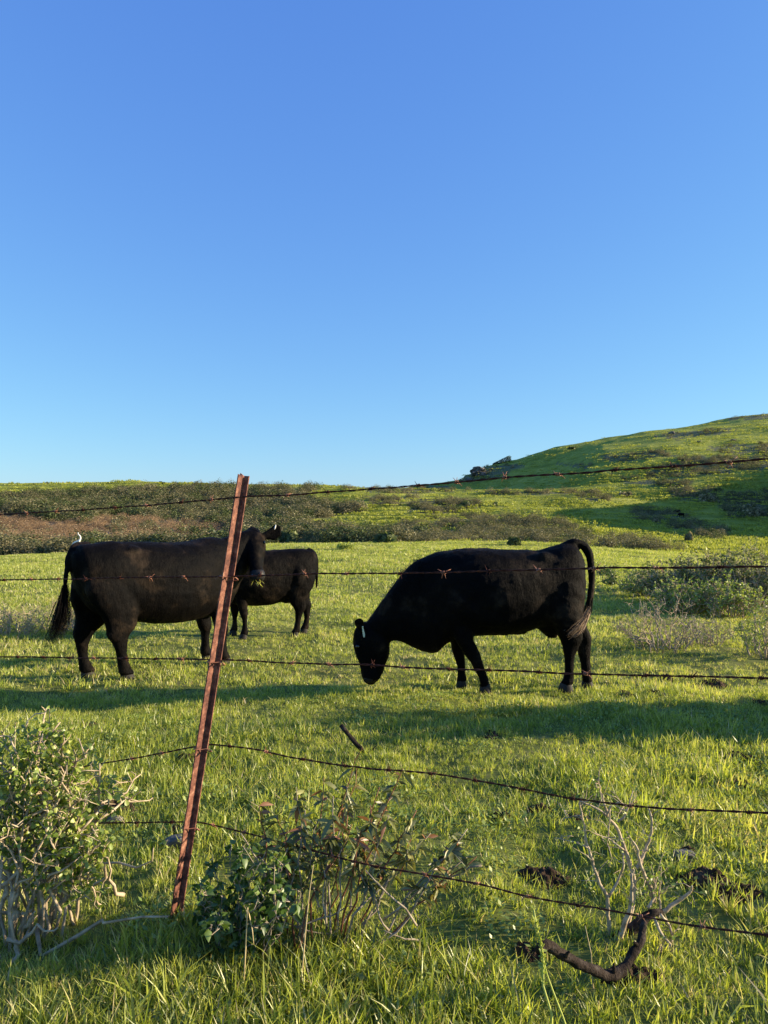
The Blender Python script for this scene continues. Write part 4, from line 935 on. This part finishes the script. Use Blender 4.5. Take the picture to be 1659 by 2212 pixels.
    strands('tail_switch', 'hairdark', root, [g(1444,400,-.03), g(1438,470,-.06), g(1422,530,-.12), g(1395,575,-.21), g(1360,620,-.29), g(1325,655,-.31)], [.006, .016, .024, .028], 260, .0018)
    strands('tail_tip', 'hairgold', root, [g(1440,500,-.08), g(1420,545,-.16), g(1395,590,-.24), g(1365,630,-.31), g(1322,664,-.33)], [.006, .015, .024, .02], 200, .0017)
    for a, t, k in (((828, 956), -.2, (826, 893)), ((698, 930), .18, (697, 757)), ((1272, 950), -.18, (1264, 1345)), ((1392, 934), .16, (1390, 1457))):
        h = MB(); x0, x1 = k; y0 = a[1]
        loft(h, [S1((x0 + 6, y0 - 18), (x1 - 8, y0 - 22), .085, t), S1((x0, y0), (x1 - 3, y0 - 3), .10, t), S1((x0 - 2, y0 + 20), (x1, y0 + 18), .112, t)], 14, 3, .8); h.build('hoof', M['hoof'], root)
    m = MB(); loft(m, [S1((180,890),(275,898),.146), S1((186,912),(262,912),.115), S1((200,922),(250,920),.07)], 18, 3); m.build('muzzle', M['nose'], root)
    for s in (-1, 1):
        e = MB(); ell(e, g(152, 722, .098 * s), (.019, .012, .015)); e.build('eye', M['eye'], root)
    tg = MB(); c = g(181, 615, -.16)
    tg.add([c + np.array(v) for v in [(-.006,-.004,.0),(.004,-.002,.0),(.020,-.006,-.06),(.018,-.008,-.088),(.006,-.008,-.088),(-.001,-.006,-.05),(-.006,-.0,.0),(.004,.002,.0),(.020,-.002,-.06),(.018,-.004,-.088),(.006,-.004,-.088),(-.001,-.002,-.05)]],
           [(0,1,2,3,4,5),(11,10,9,8,7,6),(0,6,7,1),(1,7,8,2),(2,8,9,3),(3,9,10,4),(4,10,11,5),(5,11,6,0)]); ell(tg, c + [0, -.006, .004], (.007, .006, .007)); tg.build('ear_tag', M['tag'], root, False)
grazing_cow()

def standing(Cx, Cy, head_deg, sc=(1, 1, 1), headspec=None, feet=(0, 0, 0, 0), tail=None, label='', name='cow', hair=45000, voxel=.0125):
    """cow standing at (Cx,Cy) heading head_deg; feet = forward shift of hoof RH, LH, RF, LF"""
    hd = R(head_deg); fx = np.array([math.cos(hd), math.sin(hd), 0]); ly = np.array([-math.sin(hd), math.cos(hd), 0]); uz = np.array([0, 0, 1.])
    def L(x, y, z): return np.array([Cx, Cy, 0]) + fx * x * sc[0] + ly * y * sc[1] + uz * (z * sc[2] + gz0)
    gz0 = gz(Cx, Cy)
    mb = MB()
    def T(x, zt, zb, hw, y=0.): return (L(x, y, (zt + zb) / 2), uz * (zt - zb) / 2 * sc[2], ly * hw * sc[1])
    loft(mb, [T(-.93,1.27,1.0,.11), T(-.885,1.325,.86,.19), T(-.76,1.34,.68,.25), T(-.6,1.36,.6,.28), T(-.4,1.35,.55,.29), T(-.12,1.34,.49,.345), T(.12,1.33,.475,.36), T(.35,1.345,.485,.335), T(.5,1.37,.5,.285), T(.64,1.37,.53,.235), T(.76,1.33,.58,.185), T(.84,1.27,.68,.14)], 36, 5, .88)
    def leg(rows, y, dx, zfoot):
        rows = [((a + b) / 2 - (b - a) / 2 * (1 + .32 * np.clip((.62 - z) / .2, 0, 1)), (a + b) / 2 + (b - a) / 2 * (1 + .32 * np.clip((.62 - z) / .2, 0, 1)), z, w_ * (1 + .28 * np.clip((.62 - z) / .2, 0, 1))) for a, b, z, w_ in rows]
        loft(mb, [(L((a + b) / 2 + dx * np.clip((.9 - z) / .6, 0, 1), y * np.interp(z, [.1, .6, 1], [1.0, 1.0, .85]), z + (zfoot * np.clip(1 - z, 0, 1))), fx * abs(b - a) / 2 * sc[0], ly * w_ * sc[1]) for a, b, z, w_ in rows], 18)
    HL = [(-.32,-.88,1.02,.11), (-.36,-.90,.9,.12), (-.40,-.88,.76,.115), (-.45,-.82,.64,.095), (-.52,-.79,.53,.07), (-.62,-.795,.44,.055), (-.66,-.765,.35,.041), (-.665,-.74,.22,.034), (-.635,-.73,.13,.042), (-.60,-.72,.07,.048)]
    FL = [(.24,.68,1.0,.09), (.30,.66,.85,.10), (.38,.62,.68,.085), (.425,.60,.55,.065), (.45,.575,.43,.053), (.46,.57,.37,.055), (.475,.545,.28,.038), (.475,.545,.18,.036), (.47,.56,.12,.042), (.475,.585,.07,.048)]
    fz = []
    for (rows, y, dx) in ((HL, -.19, feet[0]), (HL, .19, feet[1]), (FL, -.17, feet[2]), (FL, .17, feet[3])):
        xm = (rows[-1][0] + rows[-1][1]) / 2 + dx; p = L(xm, y, 0); zf = (gz(p[0], p[1]) - gz0); fz.append((xm, y, zf)); leg(rows, y, dx, zf)
    for s in (-1, 1):
        if name == 'cow': ell(mb, L(-.42, .15 * s, 1.245), (.11 * sc[0], .08, .075), [fx, ly, uz])
        ell(mb, L(-.84, .09 * s, 1.17), (.05, .045, .05), [fx, ly, uz])
        ell(mb, L(.48, .2 * s, .98), (.15 * sc[0], .08, .27), [fx, ly, uz]); ell(mb, L(-.58, .16 * s, .92), (.17 * sc[0], .12, .24), [fx, ly, uz])
    ell(mb, L(.72, 0, .66), (.10, .09, .16), [fx, ly, uz]); ell(mb, L(-.42, 0, .58), (.14, .12, .07), [fx, ly, uz])
    root = empty(name, (Cx, Cy, gz0), label, 'cow' if name == 'cow' else 'calf', 'black cattle on the pasture')
    if headspec is None:     # neck level, head carried forward
        pol = L(1.12, .0, 1.28); muz = L(1.50, .0, .98); rt = ly.copy()
    else: pol, muz, rt = headspec
    ax = muz - pol; HLn = np.linalg.norm(ax); ax /= HLn; rt = rt - ax * rt.dot(ax); rt /= np.linalg.norm(rt); fr = np.cross(rt, ax)
    if fr[2] < 0: fr = -fr
    k = HLn / .53
    nb = pol - fr * .09 * k + ax * .07
    neck0 = L(.60, 0, .98); nd_ = nb - neck0
    side = lambda d_: (lambda q: q / np.linalg.norm(q))(np.cross(d_, uz))
    sdv = side(nd_); up = np.cross(sdv, nd_ / np.linalg.norm(nd_)); up = up if up[2] > 0 else -up
    loft(mb, [(neck0, up * .36 * sc[2], sdv * .2 * sc[1]), (neck0 + nd_ * .35 + uz * .0, up * .28 * sc[2], sdv * .155 * sc[1]), (neck0 + nd_ * .7 + uz * .01, up * .20 * sc[2], sdv * .125 * sc[1]), (nb, up * .15 * sc[2], sdv * .105 * sc[1])], 24, 5, .9)
    loft(mb, [(pol + ax * HLn * f - fr * dd * k, fr * hd_ * k, rt * hw * k) for f, dd, hd_, hw in ((-.10,.07,.05,.05), (-.03,.08,.085,.085), (.10,.085,.11,.105), (.25,.085,.125,.118), (.42,.085,.12,.10), (.6,.08,.102,.076), (.78,.075,.084,.066), (.9,.07,.075,.074), (.99,.07,.062,.07), (1.04,.07,.035,.045))], 26, 4, .9)
    for s in (-1, 1):
        ell(mb, pol + ax * HLn * .31 + rt * .098 * s * k - fr * .02 * k, (.035 * k, .022 * k, .03 * k), [ax, rt, fr])
        c0 = pol + ax * .045 * k + rt * .085 * s * k - fr * .06 * k; c1 = c0 + rt * .205 * s * k + uz * .012 * k - fr * .02 * k
        loft(mb, [(c0, uz * .022 * k, fr * .02 * k), (c0 * .65 + c1 * .35, uz * .055 * k, fr * .018 * k), (c0 * .3 + c1 * .7 + uz * .006, uz * .082 * k, fr * .014 * k), (c1 + uz * .012, uz * .055 * k, fr * .012 * k)], 16, 3)
    if tail is None: tail = [L(-.78, 0, 1.33), L(-.88, 0, 1.30), L(-.945, 0, 1.2), L(-.96, 0, 1.05), L(-.955, 0, .88), L(-.945, 0, .72)]
    tp = cr(tail, 4); mb.tube(tp, np.linspace(.04, .018, len(tp)) * sc[2], 12)
    co, no, tri, fc = fuse(mb, voxel, .006)
    mesh('body', co, fc, M['coat'], root)
    coat(co, no, tri, hair, .015, root, flow=tuple(-fx * .5 - uz), lift=.32, wid=.0014)
    for xm, y, zf in fz:
        h = MB(); loft(h, [(L(xm - .0, y, .075 + zf), fx * .055 * sc[0], ly * .046), (L(xm + .01, y, .04 + zf), fx * .066 * sc[0], ly * .053), (L(xm + .02, y, .0 + zf), fx * .077 * sc[0], ly * .058)], 14, 3, .8); h.build('hoof', M['hoof'], root)
    m = MB(); loft(m, [(pol + ax * HLn * f - fr * dd * k, fr * hd_ * k, rt * hw * k) for f, dd, hd_, hw in ((.9,.068,.073,.0755), (.97,.068,.068,.0745), (1.03,.07,.05,.055), (1.06,.07,.025,.03))], 20, 3, .85); m.build('muzzle', M['nose'], root)
    for s in (-1, 1):
        e = MB(); ell(e, pol + ax * HLn * .315 + rt * .121 * s * k - fr * .012 * k, (.018 * k, .010 * k, .015 * k), [ax, rt, fr]); e.build('eye', M['eye'], root)
        e = MB(); ell(e, pol + ax * HLn * .985 + rt * .038 * s * k + fr * .0 * k, (.013 * k, .012 * k, .011 * k), [ax, rt, fr]); e.build('nostril', M['eye'], root)
    return root, L, (pol, ax, rt, fr, HLn, k), tp

pol = P(542, 1147, 8.78); muz = P(553, 1242, 8.44)
def g1(cx, cy, d): return P(64.8 + .3906 * cx, 1101.6 + .3906 * cy, d)
tl = [g1(330,198,7.72), g1(275,196,7.62), g1(236,212,7.5), g1(212,260,7.45), g1(203,330,7.42), g1(196,400,7.4), g1(188,480,7.38)]
root, L1, hd1, tp1 = standing(-2.33, 8.1, 44, (1, 1.04, 1.0), (pol, muz, np.array([.97, -.12, 0.])), (.16, -.07, .10, .10), tl, 'black cow standing behind the rusty post with its head turned to the camera')
strands('tail_switch', 'hairdark', root, [g1(192,420,7.39), g1(186,500,7.37), g1(176,570,7.36), g1(160,630,7.35), g1(135,690,7.34), g1(85,752,7.33)], [.014, .04, .045, .03], 620, .0022, .25)
pol_, ax_, rt_, fr_, H_, k_ = hd1
tg = MB(); c = pol_ + rt_ * .25 * k_ - fr_ * .03 + np.array([0, -.03, .0]); ell(tg, c, (.008, .008, .03), [np.array([1., 0, 0]), np.array([0, 1., 0]), np.array([.25, 0, .97])]); tg.build('ear_tag', M['tagw'], root)
gr = Leaves()
for k in range(14): gr.add(pol_ + ax_ * H_ * 1.04 - fr_ * .06 + rng.normal(0, .02, 3), np.array([rng.normal(0, .8), -.4, -.6]), .06, .003, .8, .4)
gr.build('grass_in_mouth', M['grass'], root)
hs_ = 206
standing(-1.60, 10.35, 197, (.74, .76, .865), None, (-.10, .14, .02, -.12), None, 'black calf standing behind the cow at the post, its head hidden', 'calf', 26000, .0125)

# two cows grazing far off on the right-hand slope
def tiny_cow(px, row, label, flip=1):
    X, Y, Z, o = hit([px], [row], 60, 500); X, Y, Z = X[0], Y[0], Z[0]; mb = MB(); s = Y / F * 16 / 2.0
    def e(x, z): return np.array([X + flip * x * s, Y, Z + z * s])
    def sec(x, zt, zb, w_): return (e(x, (zt + zb) / 2), np.array([0, 0, (zt - zb) / 2 * s]), np.array([0, w_ * s, 0]))
    loft(mb, [sec(.75,1.15,.9,.12), sec(.55,1.3,.6,.28), sec(0,1.28,.5,.34), sec(-.5,1.3,.5,.28), sec(-.8,1.1,.6,.15), sec(-1.05,.8,.45,.1), sec(-1.15,.45,.15,.08), sec(-1.2,.2,.05,.07)], 14, 3)
    for x, y in ((.6, -.15), (.52, .15), (-.5, -.15), (-.42, .15)): mb.tube([e(x, .8) + [0, y * s, 0], e(x, .4) + [0, y * s, 0], e(x, -.03) + [0, y * s, 0]], [.11 * s, .06 * s, .06 * s], 8)
    mb.tube([e(.78, 1.15), e(.86, .8), e(.86, .4)], [.04 * s, .03 * s, .04 * s], 6)
    r = empty('cow', (X, Y, Z), label, 'cow', 'black cows grazing far off on the slope'); mb.build('body', M['coat'], r)
tiny_cow(1463, 1111, 'tiny black cow far off on the right hand slope, farther of the two'); tiny_cow(1472, 1118, 'tiny black cow far off on the right hand slope, nearer of the two', 1)

# white bird standing beyond the standing cow's rump
def bird():
    d = 30.; b = MB(); pt = lambda px, row, dd=0: P(px, row, d + dd)
    base = pt(163, 1192); base[2] = gz(base[0], base[1]); r = empty('bird', tuple(base), 'slim white bird with upright neck seen over the standing cow\'s rump', 'bird')
    loft(b, [(pt(155,1178), np.array([0,0,.03]), np.array([0,.03,0])), (pt(159,1173), np.array([0,0,.035]), np.array([0,.03,0])), (pt(166,1170), np.array([0,0,.04]), np.array([0,.035,0])), (pt(172,1168), np.array([0,0,.06]), np.array([0,.05,0]))], 14, 4)
    tq = cr([pt(172,1168), pt(174,1162), pt(172,1157), pt(169,1154), pt(168.5,1151.5)], 4); b.tube(tq, np.linspace(.034, .015, len(tq)), 8); ell(b, pt(168.6, 1151.2), (.026, .018, .02))
    b.build('body', M['white'], r)
    k = MB(); k.tube([pt(167.6, 1151.3), pt(164.6, 1152.3)], [.012, .003], 6); k.build('beak', M['beak'], r)
    for q in (-1, 1):
        l = MB(); f = pt(164 + q, 1174); g_ = f.copy(); g_[2] = gz(g_[0], g_[1]); l.tube([f, g_], [.011, .009], 6); l.build('leg', M['hoof'], r)
bird()

# ------------------------------------------------------------------ fence: leaning post and five barbed wires
FD = lambda u: 2.3945 / (1 + .547 * u)
def onf(px, row, dd=0.): return P(px, row, FD((px - 829.5) / F) + dd)
fdir = np.array([.877, -.48, 0]); edir = np.array([-.48, -.877, 0])
def fence():
    dp = 2.75
    top = P(529, 1027, dp - .03); bot = P(381, 1990, dp - .03); bot[2] = gz(bot[0], bot[1]) - .25 if False else bot[2]
    axis = top - bot; Lp = np.linalg.norm(axis); axis /= Lp
    root = empty('fence_post', tuple(bot), 'leaning rusty steel fence post with five wires fastened to it', 'fence post')
    f = fdir - axis * fdir.dot(axis); f /= np.linalg.norm(f); e = edir - axis * edir.dot(axis); e -= f * e.dot(f); e /= np.linalg.norm(e)
    hw, th, st = .0205, .0042, .037
    prof = [(-hw, -.002), (-hw, .0022), (-.0045, .0042), (-.0028, .008), (-.0024, st), (.0024, st), (.0028, .008), (.0045, .0042), (hw, .0022), (hw, -.002), (.006, -.0035), (-.006, -.0035)]
    n = 150; V = []; zz_ = np.linspace(-.28, Lp, n)
    for i, h in enumerate(zz_):
        tw = .0; rough = .0009
        for j, (a, b) in enumerate(prof):
            q = rough * vnoise(np.array([h * 90.]), np.array([j * 3.3]), 5)[0] * 2
            tdrop = 0 if i < n - 1 else (-.010 * (1 - abs(a) / hw) + .004 * (b / st) + .006 * (a < 0))
            V.append(bot + axis * (h + tdrop) + f * (a + q) + e * (b + q * (1 if j not in (4, 5) else 2.5)))
    k = len(prof); Fc = [(i * k + j, i * k + (j + 1) % k, (i + 1) * k + (j + 1) % k, (i + 1) * k + j) for i in range(n - 1) for j in range(k)]
    Fc += [tuple(range(k - 1, -1, -1)), tuple((n - 1) * k + j for j in range(k))]
    mesh('shaft', V, Fc, M['rust'], root, False)
    sb = [f * a + axis * b + e * q for q in (.004, -.006) for a, b in ((-.010, -.012), (.010, -.012), (.008, .008), (-.008, .008))]
    sm = mesh('stud', sb, [(0,1,2,3),(7,6,5,4),(0,4,5,1),(1,5,6,2),(2,6,7,3),(3,7,4,0)], M['rust'], 'none', False).data     # studs along the far face
    for h in np.arange(.12, Lp - .02, .055):
        o = bpy.data.objects.new('stud', sm); C.objects.link(o); o.parent = root; o.location = Vector(bot + axis * h - e * .006) - root.location
    rows = [1076, 1244, 1425, 1609, 1777]
    for i, row in enumerate(rows[1:]):
        h = (P(0, row, dp)[2] - bot[2]) / axis[2]; c = bot + axis * h
        cb = MB(); pts = [c - e * .012 - f * .034 - axis * .004, c - f * .022 + e * .010, c + e * (st + .003) - f * .006, c + e * (st * .65) + f * .010, c + e * .006 + f * .027 + axis * .003, c - e * .008 + f * .034 - axis * .006, c - e * .014 + f * .012 - axis * .012]
        cb.tube(cr(pts, 4), .0019, 6); cb.build('wire_clip', M['clip'], root)
    return root
fence()
W = [
 ([(-260,1125),(0,1112),(300,1093),(518,1074),(615,1070),(905,1048),(1090,1032),(1205,1025),(1325,1016),(1580,998),(1659,991),(1900,974)], [-120,-60,-2,58,119,180,249,317,391,457,619,708,802,906,985,1088,1204,1327,1458,1578,1690]),
 ([(-260,1256),(0,1253),(185,1250),(325,1247),(395,1247),(495,1245),(570,1244),(665,1240),(860,1238),(955,1236),(1055,1233),(1160,1232),(1285,1227),(1480,1226),(1659,1224),(1900,1222)], [-60,8,67,125,186,258,323,397,477,561,657,750,861,957,1057,1166,1283,1418,1551,1690]),
 ([(-260,1417),(0,1419),(100,1420),(470,1425),(500,1426),(670,1434),(805,1436),(870,1441),(1060,1448),(1165,1452),(1265,1456),(1450,1460),(1659,1465),(1900,1470)], [-20,38,94,149,203,272,334,393,537,629,711,805,871,971,1058,1164,1267,1394,1495,1645]),
 ([(-260,1690),(-40,1678),(40,1671),(110,1665),(230,1648),(350,1627),(430,1611),(455,1608),(555,1620),(650,1640),(780,1658),(930,1670),(1050,1690),(1240,1725),(1420,1745),(1659,1756),(1900,1766)], [-30,84,176,285,351,496,575,655,743,840,930,1026,1128,1237,1364,1492,1615]),
 ([(-260,1785),(0,1781),(165,1779),(295,1777),(400,1776),(440,1778),(532,1800),(711,1847),(805,1870),(914,1888),(1031,1909),(1139,1937),(1251,1955),(1385,1979),(1515,2002),(1659,2020),(1900,2050)], [60,180,295,369,460,526,614,719,813,918,1030,1139,1251,1385,1519,1660])]
WL = ['topmost rusty barbed wire, rising to the right against the hills', 'second barbed wire from the top, passing the cows\' flanks', 'middle barbed wire, crossing the cows\' legs', 'second lowest barbed wire, sagging away from the post on both sides', 'lowest barbed wire, dropping to the right in front of the bronze bush']
def wires():
    barbs = []
    for v in range(4):
        mb = MB(); t = np.linspace(0, 1, 15)
        for q, ph in ((0, 0), (1, 2.2)):
            a = t * 2 * math.pi * 1.6 + ph + v; r = .0042
            core = np.stack([(t - .5) * .009 + (q - .5) * .006, r * np.cos(a), r * np.sin(a)], 1)
            d0 = np.array([-.5 + rng.normal(0, .3), math.cos(a[0] + 1.0), math.sin(a[0] + 1.0)]); d1 = np.array([.5 + rng.normal(0, .3), math.cos(a[-1] - 1.0), math.sin(a[-1] - 1.0)])
            pts = np.concatenate([[core[0] + d0 / np.linalg.norm(d0) * .016], core, [core[-1] + d1 / np.linalg.norm(d1) * .016]])
            mb.tube(pts, np.concatenate([[.0005], np.full(15, .0013), [.0005]]), 6)
        V = np.concatenate(mb.V); o = mesh('barb', V, mb.F, M['clip' if v % 2 else 'wire'], 'none'); barbs.append(o.data)
    for (pts, bp), lab in zip(W, WL):
        q = np.array([onf(x, y, .012) for x, y in pts]); f3 = np.array([.877, -.48, 0.])
        q = cr(q, 40); q = np.concatenate([[q[0] - f3 * 1.6], q, [q[-1] + f3 * 2.6]])
        seg = np.concatenate([[0], np.cumsum(np.linalg.norm(np.diff(q, axis=0), axis=1))]); n = int(seg[-1] / .006)
        s = np.linspace(0, seg[-1], n); c = np.stack([np.interp(s, seg, q[:, k]) for k in range(3)], 1)
        c[:, 2] += .0022 * fbm(s / .12, s * 0, 3, 3)
        tg = np.gradient(c, axis=0); tg /= np.linalg.norm(tg, axis=1)[:, None]; nv = np.cross(tg, [0, 0, 1.]); nv /= np.linalg.norm(nv, axis=1)[:, None]; bv = np.cross(nv, tg)
        mid_ = c[n // 2]; e = empty('barbed_wire', tuple(mid_), lab, 'barbed wire', 'barbed wires of the fence')
        a = s / .075 * 2 * math.pi + .8 * np.sin(s * 3); mb = MB()
        for ph in (0, math.pi): mb.tube(c + .00165 * (np.cos(a + ph)[:, None] * nv + np.sin(a + ph)[:, None] * bv), .00165, 6)
        mb.build('strand', M['wire'], e)
        pxs = c[:, 0] / c[:, 1] * F + 829.5
        for b in bp:
            i = int(np.argmin(np.abs(pxs - b))); o = bpy.data.objects.new('barb', barbs[rng.integers(4)]); C.objects.link(o); o.parent = e
            m = Matrix((tuple(tg[i]), tuple(nv[i]), tuple(bv[i]))).transposed()
            o.location = Vector(c[i]) - e.location; o.rotation_euler = (m @ Matrix.Rotation(rng.uniform(0, 6.28), 3, 'X')).to_euler()
wires()
